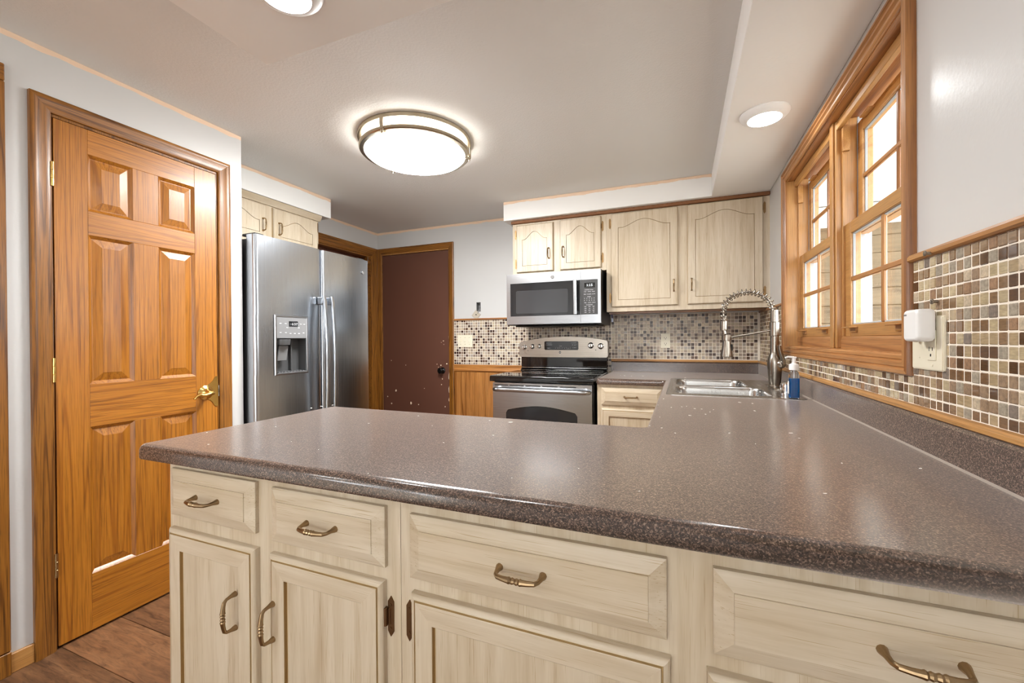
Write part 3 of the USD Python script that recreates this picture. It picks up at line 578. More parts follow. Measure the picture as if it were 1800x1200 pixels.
def door(parent, conv, x0, x1, z0, z1, hx=None, hz=None, hinge=None, pulllen=.080, hzs=None, arch=False, hface=0.0):
    if not arch:
        pr = [(0, 0), (0, .010), (.0015, .0125), (.005, .0158), (.010, .0170)]; gr = [(.010, .0170), (.0108, .0145), (.0125, .0145), (.0133, .0182)]; p2 = [(.0133, .0182), (.015, .0190), (.0500, .0190), (.0512, .0180)]
        A, G, C = sides(x0, x1, z0, z1, pr), sides(x0, x1, z0, z1, gr), sides(x0, x1, z0, z1, p2)
        d = part('door', parent)
        for k in (0, 2): obj('stile', conv(cat(C[k], A[k])), CREAM['z'], d)
        obj('rail', conv(cat(C[1], A[1])), CREAM['x'], d); obj('rail', conv(cat(C[3], A[3])), CREAM['x'], d)
        obj('glazed_groove', conv(cat(G)), GLAZE2, d)
        i = .0512
        obj('panel_edge', conv(cat(sides(x0, x1, z0, z1, [(i, .0180), (i + .0006, .0115), (i + .003, .0112)]))), GLAZE, d)
        obj('panel', conv(rectface(x0 + i + .003, x1 - i - .003, z0 + i + .003, z1 - i - .003, .0112)), CREAM['z'], d)
    else:
        w, hgt = x1 - x0, z1 - z0; m_, rise = .050, arch
        a, b, c = x0 + m_, x1 - m_, z0 + m_
        top = z1 - .058; n = 28; t = np.linspace(0, 1, n)
        cur = top - rise + rise * np.where((t > .06) & (t < .94), .5 - .5 * np.cos(2 * np.pi * np.clip((t - .06) / .88, 0, 1)), 0) ** .9
        P = Polygon([(a, c), (b, c)] + [(a + (b - a) * k, zz) for k, zz in zip(t[::-1], cur[::-1])])
        outer = sbox(x0 + .006, z0 + .006, x1 - .006, z1 - .006)
        A = sides(x0, x1, z0, z1, [(0, 0), (0, .012), (.002, .0155), (.006, .0180)])
        d = obj('door', conv(cat(cat(A), prism(outer.difference(P), 'y', -.0185, -.010))), CREAM['z'], parent)
        obj('glaze_gap_shadow', conv(cat(sides(x0 - .0016, x1 + .0016, z0 - .0016, z1 + .0016, [(0, 0), (0, .004), (.0016, .004)]))), GLAZE2, d)  # brown outline: edge glaze, with the shadow of the door gap painted in
        obj('glazed_groove', conv(prism(P.buffer(.001), 'y', -.0125, -.010)), GLAZE, d)
        Pi = P.buffer(-.0028)
        obj('panel', conv(prism(Pi, 'y', -.0172, -.011)), CREAM['z'], d)
    if hx is not None: m = pull(pulllen, True); m.apply_translation([hx, -.019, hz]); obj('pull', conv(m), PEWTER, d)
    if hinge:
        left = hinge == 'l'; px = x0 - .011 if left else x1 + .011
        for zz in hzs: m = hinge_plate(left); m.apply_translation([px, 0, zz]); obj('hinge', conv(m), HINGEU if arch else HINGEM, d)
    return d
CR = None
FY = .700     # face frames of the peninsula
cP = lambda m: toB(m, FY)
def frame_body(parent, conv, x0, x1, z0, z1, openings, depth, kick=True, top=True):
    P = sbox(x0, z0, x1, z1)
    for a, b, c, d in openings: P = P.difference(sbox(a + .012, c + .012, b - .012, d - .012))
    f = obj('face_frame', conv(prism(P, 'y', 0, .019)), CREAM['z'], parent)
    obj('carcass', conv(cat([bx(x0, x0 + .016, .019, depth, z0, z1, 0), bx(x1 - .016, x1, .019, depth, z0, z1, 0), bx(x0 + .016, x1 - .016, depth - .01, depth, z0, z1, 0), bx(x0 + .016, x1 - .016, .019, depth - .01, z0, z0 + .016, 0), *([bx(x0 + .016, x1 - .016, .019, depth - .01, z1 - .016, z1, 0)] if top else [])])), CREAM['z'], parent)
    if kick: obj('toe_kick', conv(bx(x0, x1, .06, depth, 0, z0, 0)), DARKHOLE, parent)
ZT = CT - .040
u1 = thing('base_cabinet', 'cream distressed base cabinet at the open end of the peninsula, with two narrow drawers', 'base cabinet', (-.89, FY, 0))
D1, D2 = (-1.243, -.929, .732, .853), (-.875, -.557, .725, .848)
R1, R2 = (-1.247, -.926, .12, .698), (-.880, -.560, .12, .697)
frame_body(u1, cP, -1.263, -.5255, .10, ZT, [D1, D2, R1, R2], .60)
drawer(u1, cP, *D1); drawer(u1, cP, *D2)
door(u1, cP, R1[0], R1[1], R1[2], R1[3], -.985, .545, 'l', hzs=(.64, .18)); door(u1, cP, *R2, -.861, .549, 'r', hzs=(.625, .18))
u2 = thing('base_cabinet', 'cream distressed base cabinet with two wide drawers, nearest the camera under the peninsula worktop', 'base cabinet', (0, FY, 0))
D3, D4 = (-.497, -.024, .718, .843), (.041, .513, .715, .842)
R3, R4 = (-.493, -.019, .12, .691), (.032, .516, .12, .688)
frame_body(u2, cP, -.5245, XR, .10, ZT, [D3, D4, R3, R4], .60)
drawer(u2, cP, *D3); drawer(u2, cP, *D4)
door(u2, cP, *R3, -.06, .545, 'l', hzs=(.627, .18)); door(u2, cP, *R4, .075, .545, 'r', hzs=(.627, .18))
# back run beside the range
FB = YCB + .027
cB = lambda m: toB(m, FB)
u3 = thing('base_cabinet', 'pale cream base cabinet right of the range with stacked drawers', 'base cabinet', (-.33, FB, 0))
E1, E2 = (-.515, -.125, .735, .852), (-.515, -.125, .43, .705)
frame_body(u3, cB, -.545, -.086, .10, ZT, [E1, E2], YB - FB - .012)
drawer(u3, cB, *E1); door(u3, cB, -.515, -.125, .40, .71); door(u3, cB, -.515, -.125, .12, .385)
# sink run, facing the range side
FS = CXI + .022
u4 = thing('base_cabinet', 'cream sink base cabinet under the double sink', 'base cabinet', (FS, 2.4, 0))
cS = lambda m: toR(m, FS)
frame_body(u4, cS, -2.90, -1.32, .10, ZT, [], .60, top=False)
for a, b in ((-2.85, -2.40), (-2.37, -1.92), (-1.87, -1.36)): door(u4, cS, a, b, .12, .83)
# upper cabinets
FU = 3.240
cU = lambda m: toB(m, FU)
u5 = thing('upper_cabinet', 'short cream cabinet with two arched doors above the microwave', 'wall cabinet', (-.91, FU, 1.712))
A_, B_ = (-1.254, -.944, 1.728, 2.111), (-.888, -.569, 1.727, 2.116)
frame_body(u5, cU, -1.292, -.5305, 1.706, 2.126, [A_, B_], YB - FU, kick=False)
door(u5, cU, *A_, -.979, 1.867, 'l', .080, (1.80, 2.04), arch=.062); door(u5, cU, *B_, -.862, 1.867, 'r', .080, (1.80, 2.04), arch=.062)
u6 = thing('upper_cabinet', 'tall cream cabinet with two arched doors over the back counter', 'wall cabinet', (0, FU, 1.387))
C_, D_ = (-.492, -.027, 1.422, 2.119), (.037, .500, 1.424, 2.121)
frame_body(u6, cU, -.5295, XR, 1.387, 2.126, [C_, D_], YB - FU, kick=False)
door(u6, cU, *C_, -.054, 1.562, 'l', .080, (1.49, 2.05), arch=.050); door(u6, cU, *D_, .063, 1.562, 'r', .080, (1.49, 2.05), arch=.050)
obj('valance', bx(-.52, XR - .01, 3.30, 3.315, 1.372, 1.387, .001), DARKOAK['x'], u6, label='raw brown underside strip')
obj('trim_17', cat(bx(-1.30, XR, FU - .022, FU + .02, 2.1265, 2.1495, .003)), plain('raw_brown_strip', (128, 82, 46), .6, bump=(80, .5, .003)), label='chipped brown strip between back soffit and upper cabinets', cat='wood strip', kind='structure')
# over the fridge
FF = -2.62
u7 = thing('upper_cabinet', 'yellowish cream cabinet with arched doors above the refrigerator', 'wall cabinet', (FF, 2.05, 1.80))
cF = lambda m: toL(m, FF)
G_, H_ = (1.64, 2.035, 1.86, 2.099), (2.090, 2.470, 1.86, 2.099)
frame_body(u7, cF, YP + .002, 2.49, 1.80, 2.108, [G_, H_], FF - XW, kick=False)
door(u7, cF, *G_, 2.008, 1.965, None, .080, arch=.05); door(u7, cF, *H_, 2.130, 1.962, 'r', .080, (1.90, 2.06), arch=.05)
obj('crown', cF(prism(Polygon([(0, 2.108), (-.010, 2.108), (-.014, 2.118), (-.026, 2.132), (-.032, 2.149), (0, 2.149)]), 'x', YP + .002, 2.50)), CREAM['y'], u7, label='stepped cream crown moulding')

# ================================================================ WORKTOP
wt = thing('worktop', 'speckled dark brown laminate worktop of the peninsula, sink run and back run', 'countertop', (-.2, 1.0, ZT))
U = Polygon([(PXL, PYF), (XR, PYF), (XR, YB), (-.548, YB), (-.548, YCB), (CXI, YCB), (CXI, PYB), (PXL, PYB)])
rnd = []
P0 = np.array(U.exterior.coords)[:-1]
for i, p in enumerate(P0):
    rad = .025 if i in (0, 7) else .022 if i in (4, 5, 6) else 0
    if rad == 0: rnd.append(p); continue
    a, b = P0[i - 1] - p, P0[(i + 1) % len(P0)] - p; a /= np.linalg.norm(a); b /= np.linalg.norm(b); c = p + rad * (a + b)
    for k in range(6):
        t = k / 5 * np.pi / 2; rnd.append(c - rad * (b * math.cos(t) + a * math.sin(t)) if True else p)
P0 = np.array(rnd)
if Polygon(P0).exterior.is_ccw is False: P0 = P0[::-1]
prof = [(.010, ZT), (.002, ZT + .002), (0, ZT + .006), (0, ZT + .022), (.001, ZT + .028), (.004, ZT + .034), (.009, ZT + .0385), (.016, CT)]
rings = [np.c_[off_poly(P0, d), np.full(len(P0), z)] for d, z in prof]
SK = (-.075, .503, 2.15, 3.035)
hole = sbox(SK[0] + .02, SK[2] + .02, SK[1] - .02, SK[3] - .02)
def cap(P, z, flip=False):
    v, f = trimesh.creation.triangulate_polygon(P, engine='earcut'); v = np.c_[v, np.full(len(v), z)]; f = np.array(f)
    m = trimesh.Trimesh(v, f, process=False)
    if (m.face_normals[:, 2].mean() < 0) != flip: m.invert()
    return m
hw = np.array(hole.exterior.coords)[:-1]
hwall = loft([np.c_[hw, np.full(4, ZT)], np.c_[hw, np.full(4, CT)]], False, False)
obj('slab', cat(loft(rings, False, False), cap(Polygon(rings[-1][:, :2]).difference(hole), CT), cap(Polygon(rings[0][:, :2]).difference(hole), ZT, True), hwall), COUNTER, wt, smooth=40)
obj('splash', prism(Polygon([(SPX, CT), (SPX, .990), (SPX + .004, .996), (SPX + .009, .9975), (XR, .9975), (XR, CT)]), 'y', PYF, YB), COUNTER, wt)
obj('splash', prism(Polygon([(YB - .02, CT), (YB - .02, .990), (YB - .016, .996), (YB - .011, .9975), (YB, .9975), (YB, CT)]), 'x', -.548, SPX), COUNTER, wt)
cz = plain('caulk', (150, 138, 128), .5)
obj('caulk_line', cat(prism(Polygon([(SPX, CT), (SPX - .004, CT), (SPX, CT + .004)]), 'y', PYF + .02, YB - .02), prism(Polygon([(YB - .02, CT), (YB - .024, CT), (YB - .02, CT + .004)]), 'x', -.54, SPX)), cz, wt)
# white paint flecks left on the worktop
fl_pts = [(.25, 1.95), (-.03, 2.1)]
def fleck(x, y, s, seed):
    r = np.random.default_rng(seed); n = 7; a = np.arange(n) * 2 * np.pi / n; q = s * (1 + .7 * (r.random(n) - .5))
    return prism(affinity.rotate(affinity.scale(Polygon(np.c_[x + q * np.cos(a), y + q * np.sin(a)]).buffer(0), 1.0, .5), r.uniform(0, 180)), 'z', CT, CT + .0007)
def fl_at(px, py):
    d = (px - 900) / F * rt - (py - 600) / F * up + fw; t = (CT - ZC) / d[2]; return (d * t)[:2]
spots = [(1098, 660, .008), (1110, 661, .006), (1130, 661, .007), (1091, 660, .004), (1204, 664, .006), (1174, 690, .004), (1180, 716, .004), (1198, 715, .003), (1207, 714, .003), (1221, 718, .0035), (1233, 719, .003), (1248, 724, .003), (1254, 720, .003), (1212, 730, .005), (1240, 728, .003), (1166, 701, .005), (1300, 707, .006), (1322, 709, .006), (1327, 722, .005), (1150, 714, .003), (1157, 712, .003), (1163, 752, .003), (1142, 748, .003), (1282, 761, .004), (1390, 761, .006), (1187, 761, .004), (898, 742, .007), (861, 739, .003), (866, 765, .004), (735, 731, .004), (760, 748, .002), (648, 744, .003), (364, 760, .003), (366, 781, .003), (485, 750, .003), (780, 778, .003), (647, 832, .002), (1450, 867, .003), (1480, 814, .003), (1618, 823, .005), (1017, 823, .002), (512, 776, .002), (560, 790, .0015), (1124, 863, .002), (900, 840, .0015), (1328, 780, .002), (547, 717, .008), (565, 714, .009), (585, 712, .005), (1405, 770, .003), (1160, 733, .002)]
obj('paint_fleck', cat([fleck(*fl_at(a, b), s, i) for i, (a, b, s) in enumerate(spots)]), FLECK, wt, label='dried white paint flecks', kind='stuff')

# ================================================================ SINK AND FAUCET
sk = thing('sink', 'stainless steel double-bowl drop-in sink in the worktop', 'sink', (.2, 2.6, CT))
BW = [(-.035, .385, 2.205, 2.555), (-.035, .335, 2.60, 2.985)]
ZR = CT + .004
rim = Polygon(rrect(*SK, .03))
holes = [rrect(*b, .055, 8) for b in BW]
top = rim.buffer(-.006)
for h in holes: top = top.difference(Polygon(h))
outer = np.array(rim.exterior.coords)[:-1]; inner = off_poly(outer, .006) if Polygon(outer).exterior.is_ccw else None
skirt = loft([np.c_[outer, np.full(len(outer), CT + .0002)], np.c_[outer, np.full(len(outer), CT + .002)], np.c_[inner, np.full(len(inner), ZR)]], False, False)
obj('rim', cat(skirt, cap(Polygon(inner).difference(Polygon(holes[0])).difference(Polygon(holes[1])), ZR)), STEEL_S, sk, smooth=50)
for (a, b, c, d), h in zip(BW, holes):
    rg = [np.c_[rrect(a - i, b + i, c - i, d + i, r_, 8)[::-1], np.full(36, z)] for i, r_, z in ((0, .055, ZR), (-.004, .054, ZR - .004), (-.008, .052, ZR - .02), (-.018, .05, CT - .13), (-.026, .05, CT - .155), (-.05, .045, CT - .168))]
    bl = obj('bowl', loft(rg, False, True), STEEL_S, sk, smooth=50)
    obj('drain', lathe([(0, 0), (.02, -.002), (.04, .001), (.045, .003), (.043, .0045), (.035, .002)], 28, ((a + b) / 2, (c + d) / 2, CT - .166)), CHROME, bl)
fx, fy = .457, 2.62
fc = thing('faucet', 'tall brushed nickel spring faucet with pull-down spray head behind the sink', 'faucet', (fx, fy, ZR))
dk = np.array(rrect(fx - .028, fx + .028, fy - .125, fy + .125, .027, 8))
obj('deck_plate', loft([np.c_[dk, np.full(36, ZR)], np.c_[dk, np.full(36, ZR + .005)], np.c_[off_poly(dk, .005), np.full(36, ZR + .008)]], False, True), NICKEL, fc)
obj('body', lathe([(0, 0), (.032, 0), (.032, .010), (.027, .014), (.027, .020), (.029, .03), (.033, .08), (.035, .12), (.034, .145), (.028, .165), (.022, .180), (.021, .20), (.0205, .272), (.024, .275), (.024, .345), (.020, .348), (.019, .41), (.018, .412), (0, .412)], 36, (fx, fy, ZR + .002)), NICKEL, fc)
lv = obj('valve_hub', tube([(fx + .012, fy - .005, ZR + .125), (fx + .03, fy - .022, ZR + .128), (fx + .036, fy - .028, ZR + .129)], [.026, .024, .019], 20), NICKEL, fc)
obj('lever', tube(spline([(fx + .034, fy - .026, ZR + .128), (fx + .030, fy - .034, ZR + .155), (fx + .020, fy - .040, ZR + .19), (fx + .014, fy - .044, ZR + .225)], 5), list(np.linspace(.012, .0085, 16)), 12), NICKEL, lv)
# spring arch over the bowls
ax_, az = .212, ZR
arc = [(fx - .004, fy, ZR + .41)] + [(fx - .012 + 0, fy, ZR + .435)]
cx_, rr_ = (fx - .010 + ax_) / 2, (fx - .010 - ax_) / 2
cenz = 1.335
pts = [(fx - .003, fy, ZR + .408)] + [(cx_ + rr_ * math.cos(t), fy - .0, cenz + rr_ * .84 * math.sin(t)) for t in np.linspace(.02, math.pi, 15)] + [(ax_ + .001, fy, 1.300), (ax_ + .002, fy, 1.272)]
cv = spline(pts, 22); s_ = np.r_[0, np.cumsum(np.linalg.norm(np.diff(cv, axis=0), axis=1))]
obj('hose', tube(cv, .0062, 10), NICKEL, fc, label='inner hose')
TT = np.gradient(cv, axis=0); TT /= np.linalg.norm(TT, axis=1, keepdims=True); NN = np.cross(TT, [0, 1, 0]); NN /= np.linalg.norm(NN, axis=1, keepdims=True)
turns = 21; ss = np.linspace(s_[3], s_[-8], turns * 14); ip = lambda A: np.stack([np.interp(ss, s_, A[:, k]) for k in range(3)], 1)
ph = np.linspace(0, turns * 2 * np.pi, len(ss)); hel = ip(cv) + .0165 * (np.cos(ph)[:, None] * ip(NN) + np.sin(ph)[:, None] * np.array([0, 1.0, 0]))
obj('spring', tube(hel, .0026, 6), NICKEL, fc, label='open coil spring')
obj('ferrule', lathe([(0, 0), (.018, 0), (.019, .004), (.019, .05), (.016, .052), (.017, .06), (.015, .064), (.016, .072), (0, .074)], 28, (ax_ + .002, fy, 1.226)), NICKEL, fc)
obj('spray_hose', tube(spline([(ax_ + .002, fy, 1.235), (ax_ + .006, fy, 1.21), (ax_ + .010, fy, 1.19)], 5), .011, 14), NICKEL, fc)
sh = obj('spray_head', lathe([(0, 0), (.030, 0), (.032, .004), (.030, .02), (.024, .05), (.0205, .085), (.0205, .092), (.022, .093), (.022, .122), (.018, .126), (.012, .13), (0, .13)], 32, (ax_ + .016, fy, 1.078)), NICKEL, fc)
obj('spray_button', bx(ax_ + .036, ax_ + .046, fy - .012, fy + .004, 1.112, 1.15, .004), BLACKP, sh)
obj('holder_arm', cat(tube([(fx - .015, fy, ZR + .305), (ax_ + .03, fy, 1.186)], .0055, 12), lathe([(.0205, -.012), (.0245, -.012), (.0245, .012), (.0205, .012)], 28, (ax_ + .016, fy, 1.186))), NICKEL, fc)
ag = thing('air_gap', 'short chrome dome cap beside the soap bottle', 'air gap cap', (.452, 2.33, ZR))
obj('cap', lathe([(0, 0), (.024, 0), (.024, .038), (.022, .048), (.015, .055), (0, .058)], 28, (.452, 2.33, ZR)), CHROME, ag)
bt = thing('soap_bottle', 'clear pump bottle half full of blue hand soap on the sink corner', 'soap bottle', (.452, 2.175, ZR))
bo, bi = rrect(.432, .472, 2.160, 2.190, .010, 5), rrect(.434, .470, 2.162, 2.188, .009, 5)
ring = lambda R, s, z: np.c_[(R - np.array([.452, 2.175])) * s + np.array([.452, 2.175]), np.full(len(R), z)]
obj('bottle', loft([ring(bo, .95, ZR), ring(bo, 1, ZR + .004), ring(bo, 1, ZR + .098), ring(bo, .85, ZR + .112), ring(bo, .55, ZR + .122), ring(bo, .5, ZR + .128)], True, True), BOTTLE, bt, smooth=45)
obj('soap', loft([ring(bi, .94, ZR + .003), ring(bi, 1, ZR + .006), ring(bi, 1, ZR + .088)], True, True), LIQUID, bt, smooth=45, label='blue liquid soap')
obj('sticker', cat(bx(.4312, .4318, 2.164, 2.186, ZR + .02, ZR + .075, 0)), WHITEP, bt, label='white label on the side')
pm = obj('pump_collar', lathe([(0, 0), (.0185, 0), (.0185, .022), (.016, .026), (.009, .028), (.0075, .033), (.0075, .052), (0, .052)], 28, (.452, 2.175, ZR + .124)), WHITEP, bt)
obj('pump_spout', cat(bx(.443, .462, 2.169, 2.181, ZR + .174, ZR + .182, .002), tube([(.452, 2.175, ZR + .179), (.43, 2.172, ZR + .181), (.418, 2.170, ZR + .177)], [.005, .004, .0035], 10)), WHITEP, pm)
obj('dip_tube', tube([(.452, 2.175, ZR + .01), (.452, 2.175, ZR + .125)], .003, 8), WHITEP, pm)

# ================================================================ APPLIANCES
# refrigerator (faces +x)
RX, RY0, RY1, RZ = -2.16, 1.618, 2.528, 1.772
fg = thing('refrigerator', 'stainless side-by-side refrigerator with water dispenser left of the brown door', 'refrigerator', ((RX + XW) / 2, (RY0 + RY1) / 2, 0))
toF = lambda m: toL(m, RX)
obj('body', toF(bx(RY0 + .006, RY1 - .006, .075, RX - XW - .03, .02, RZ - .02, .004)), DKGREY, fg)
obj('feet', toF(cat([bx(RY0 + .03, RY1 - .03, .08, .6, 0, .02, .002)])), BLACKP, fg)
def fridge_door(y0, y1, cut=None):
    """plan outline with rounded front corners and a gently bowed face"""
    n = 14; t = np.linspace(0, 1, n); w = y1 - y0; r = .022
    arcL = [(y0 + r - r * math.cos(a), .004 + r - r * math.sin(a) * 1.0) for a in np.linspace(0, math.pi / 2, 7)]
    face = [(y0 + r + (w - 2 * r) * k, .004 - .006 * math.sin(math.pi * k)) for k in t[1:-1]]
    arcR = [(y1 - r + r * math.sin(a), .004 + r - r * math.cos(a)) for a in np.linspace(0, math.pi / 2, 7)]
    P = Polygon(arcL + face + arcR + [(y1, .068), (y0, .068)]).buffer(0)
    return P
GAP = 2.082
Pl = fridge_door(RY0, GAP - .003); Pr = fridge_door(GAP + .003, RY1)
DZ0, DZ1, DY0, DY1 = .985, 1.335, 1.728, 1.962      # dispenser
cutb = sbox(DY0 + .008, -.1, DY1 - .008, .064)
ld = obj('door', toF(cat(prism(Pl, 'z', .06, DZ0 + .008), prism(Pl.difference(cutb), 'z', DZ0 + .008, DZ1 - .008), prism(Pl, 'z', DZ1 - .008, RZ))), STEEL_H, fg, label='freezer door with dispenser')
rd = obj('door', toF(prism(Pr, 'z', .06, RZ)), STEEL_H, fg, label='plain fresh-food door')
obj('gasket', toF(cat(bx(RY0 + .012, GAP - .01, .068, .0752, .07, RZ - .01, 0), bx(GAP + .01, RY1 - .012, .068, .0752, .07, RZ - .01, 0), bx(GAP - .012, GAP + .012, .05, .0752, .07, RZ - .01, 0))), BLACKP, fg)
for yc in (RY0 + .05, RY1 - .05): obj('hinge_cover', toF(bx(yc - .03, yc + .03, .03, .13, RZ + .0, RZ + .014, .004)), DKGREY, fg)
for dr, yc in ((ld, GAP - .032), (rd, GAP + .032)):
    zz = np.linspace(.46, 1.47, 24); q = (zz - zz[0]) / (zz[-1] - zz[0])
    off = -.052 - .022 * np.sin(np.pi * q); off = np.where(q < .04, -.045, off); off = np.where(q > .96, -.045, off)
    ring0 = []
    for k in range(24):
        o = rrect(yc - .0135, yc + .0135, off[k] - .009, off[k] + .009, .0085, 4); ring0.append(np.c_[o, np.full(20, zz[k])])
    hnd = cat(loft(ring0), bx(yc - .013, yc + .013, -.045, -.001, 1.415, 1.462, .004), bx(yc - .013, yc + .013, -.045, -.001, .468, .515, .004))
    obj('handle', toF(hnd), STEEL_H, dr, smooth=50)
# dispenser
ds = obj('dispenser', toF(cat(sides(DY0, DY1, DZ0, DZ1, [(.0, .004), (.004, .010), (.012, .010), (.016, .002), (.016, -.004)]))), plain('dispenser_bezel', (170, 170, 172), .25, 1), fg, label='dispenser surround')
zi = 1.20
arcp = Polygon([(DY0 + .012, zi), (DY1 - .012, zi)] + [(DY1 - .012 - (DY1 - DY0 - .024) * k, DZ1 - .014 + .012 * math.sin(math.pi * k)) for k in np.linspace(0, 1, 12)])
obj('control_panel', toF(prism(arcp, 'y', -.008, .004)), MIDGREY, ds)
obj('display', toF(bx(1.822, 1.885, -.0095, -.007, 1.268, 1.300, .001)), BLACKGLASS, ds)
obj('panel_marks', toF(cat([text_front('-6', .014, 1.842, 1.277, -.0095), text_front('37', .014, 1.868, 1.277, -.0095)] + [trimesh.creation.box([.012, .0012, .004]).apply_translation([yv, -.0086, zv]) for yv, zv in ((1.765, 1.285), (1.80, 1.285), (1.905, 1.285), (1.93, 1.285), (1.765, 1.232), (1.80, 1.232), (1.832, 1.228), (1.862, 1.228), (1.892, 1.228), (1.925, 1.232), (1.81, 1.262), (1.89, 1.262))])), MARK, ds, kind='stuff')
obj('cavity', toF(cat([bx(DY0 + .016, DY1 - .016, .058, .062, DZ0 + .014, zi, 0), bx(DY0 + .012, DY0 + .017, -.002, .06, DZ0 + .012, zi, 0), bx(DY1 - .017, DY1 - .012, -.002, .06, DZ0 + .012, zi, 0), bx(DY0 + .012, DY1 - .012, -.002, .06, zi - .004, zi, 0)])), DISPC, ds)
obj('chute', toF(cat(lathe([(0, 0), (.042, 0), (.045, .02), (.045, .034), (0, .034)], 24, (1.80, .022, zi - .040)), bx(1.872, 1.880, .035, .058, DZ0 + .02, zi - .004, .002))), DISPC, ds)
pp = bx(1.768, 1.832, .008, .016, 1.066, 1.156, .003); pp.apply_transform(trimesh.transformations.rotation_matrix(.18, [1, 0, 0], [1.8, .012, 1.15]))
obj('paddle', toF(pp), MIDGREY, ds)
obj('drip_tray', toF(cat([bx(DY0 + .016, DY1 - .016, -.012, .058, DZ0 + .006, DZ0 + .016, .002)] + [bx(DY0 + .024 + k * .021, DY0 + .034 + k * .021, -.008, .05, DZ0 + .016, DZ0 + .020, .001) for k in range(9)])), plain('drip_tray_grey', (110, 110, 112), .35, .5), ds)
obj('badge', toF(cat(lathe([(0, 0), (.012, 0), (.013, .002), (.011, .003), (0, .003)], 28, (2.455, -.001, 1.678), 'y'))), MIDGREY, rd, label='round maker badge')
obj('badge_script', toF(cat(text_front('GE', .011, 2.455, 1.6725, -.0038), lathe([(.011, .0028), (.0128, .0028), (.0128, .0042), (.011, .0042)], 28, (2.455, -.001, 1.678), 'y'))), CHROME, rd)

# microwave
MX0, MX1, MY, MZ0, MZ1 = -1.300, -.553, 3.12, 1.302, 1.698
mw = thing('microwave', 'stainless over-the-range microwave under the short cabinet', 'microwave', ((MX0 + MX1) / 2, MY, MZ0))
obj('case', bx(MX0 + .004, MX1 - .002, MY + .04, YB - .004, MZ0 - .006, MZ1 + .006, .002), BLACKP, mw)
obj('underside', cat(bx(MX0 + .05, MX1 - .05, MY + .06, YB - .06, MZ0 - .018, MZ0 - .007, .004)), BLACKM, mw)
W0, W1, WZa, WZb = -1.268, -.755, 1.366, 1.624
P = sbox(MX0, MZ0, -.7035, MZ1).difference(sbox(W0, WZa, W1 + .05, WZb))
dr = obj('door', cat(prism(P, 'y', MY, MY + .04)), STEEL_X, mw)
P2 = sbox(-.7025, MZ0, MX1, MZ1).difference(sbox(-.7025, WZa, -.575, WZb))
obj('control_surround', prism(P2, 'y', MY, MY + .04), STEEL_X, mw)
obj('window', bx(W0, W1 + .05, MY + .003, MY + .012, WZa, WZb, .001), SMOKE, dr, label='dark glass door window')
obj('screen', prism(Polygon(rrect(-1.222, -.800, 1.386, 1.566, .012, 5)), 'y', MY + .0018, MY + .0031), SMOKE2, dr)
obj('handle', cat(prism(Polygon(rrect(-.752, -.722, MY - .046, MY - .026, .008, 5)), 'z', WZa + .002, WZb - .002), bx(-.750, -.724, MY - .03, MY + .005, WZa + .004, WZa + .03, .002), bx(-.750, -.724, MY - .03, MY + .005, WZb - .03, WZb - .004, .002)), STEEL_X, dr, smooth=50)
cpn = obj('control_panel', bx(-.7022, -.5755, MY + .002, MY + .03, WZa + .0005, WZb - .0005, .001), DKGREY, mw)
obj('display', bx(-.676, -.596, MY + .0006, MY + .0022, 1.566, 1.600, .0005), BLACKGLASS, cpn)
obj('digits', text_front('1:15', .016, -.636, 1.575, MY + .0006), SCREEN, cpn)
marks = [text_front(s, .0062, x, z, MY + .002) for s, x, z in [('EXPRESS COOK', -.640, 1.545), ('POP', -.668, 1.532), ('COOK', -.638, 1.532), ('HEAT', -.606, 1.532), ('MELT', -.668, 1.513), ('POWER', -.638, 1.513), ('AUTO', -.606, 1.513), ('TIMER', -.640, 1.494)]]
for i in range(5):
    for j, zz in enumerate((1.482, 1.466)): marks.append(text_front(str((i + 1 + 5 * j) % 10), .008, -.674 + i * .018, zz, MY + .002))
for i, s in enumerate(('FAN', 'STOP', 'START')): marks.append(text_front(s, .0062, -.668 + i * .031, 1.450, MY + .002))
marks.append(text_front('FAVORITES', .0062, -.638, 1.434, MY + .002))
for i in range(3):
    for j in range(4): marks.append(text_front(('ON', 'OFF', 'SET', '+30', 'LO', 'HI')[(i + 3 * j) % 6], .0066, -.668 + i * .031, 1.421 - j * .014, MY + .002))
obj('button_print', cat(marks), MARK, cpn, kind='stuff')
obj('badge', lathe([(0, 0), (.0125, 0), (.0135, .002), (.0115, .003), (0, .003)], 28, (-.920, MY, 1.660), 'y'), MIDGREY, dr, label='round maker badge')
obj('badge_script', cat(text_front('GE', .011, -.920, 1.6545, MY - .0028), lathe([(.011, .0028), (.013, .0028), (.013, .0042), (.011, .0042)], 28, (-.920, MY, 1.660), 'y')), CHROME, dr)

# range
GX0, GX1, GY, GT = -1.336, -.566, 2.905, .915
ra = thing('range', 'stainless and black glass-top electric range below the microwave', 'range', ((GX0 + GX1) / 2, GY, 0))
obj('body', bx(GX0 + .006, GX1 - .004, GY + .04, 3.55, .09, GT - .045, .002), BLACKP, ra)
obj('feet', bx(GX0 + .03, GX1 - .03, GY + .08, 3.5, 0, .09, 0), BLACKP, ra)
obj('cooktop', cat(prism(Polygon([(GY - .022, GT - .040), (GY - .022, GT - .014), (GY - .016, GT - .003), (GY - .006, GT), (3.47, GT), (3.47, GT - .045), (GY - .010, GT - .045)]), 'x', GX0 - .008, GX1 + .002)), BLACKGLASS, ra)
for (bxx, byy, br) in ((-1.15, 3.06, .105), (-.76, 3.06, .085), (-1.15, 3.32, .078), (-.76, 3.32, .095)): obj('burner_ring', lathe([(br - .001, GT), (br - .001, GT + .0002), (br, GT + .0002), (br, GT)], 40, (bxx, byy, 0)), DKGREY, ra)
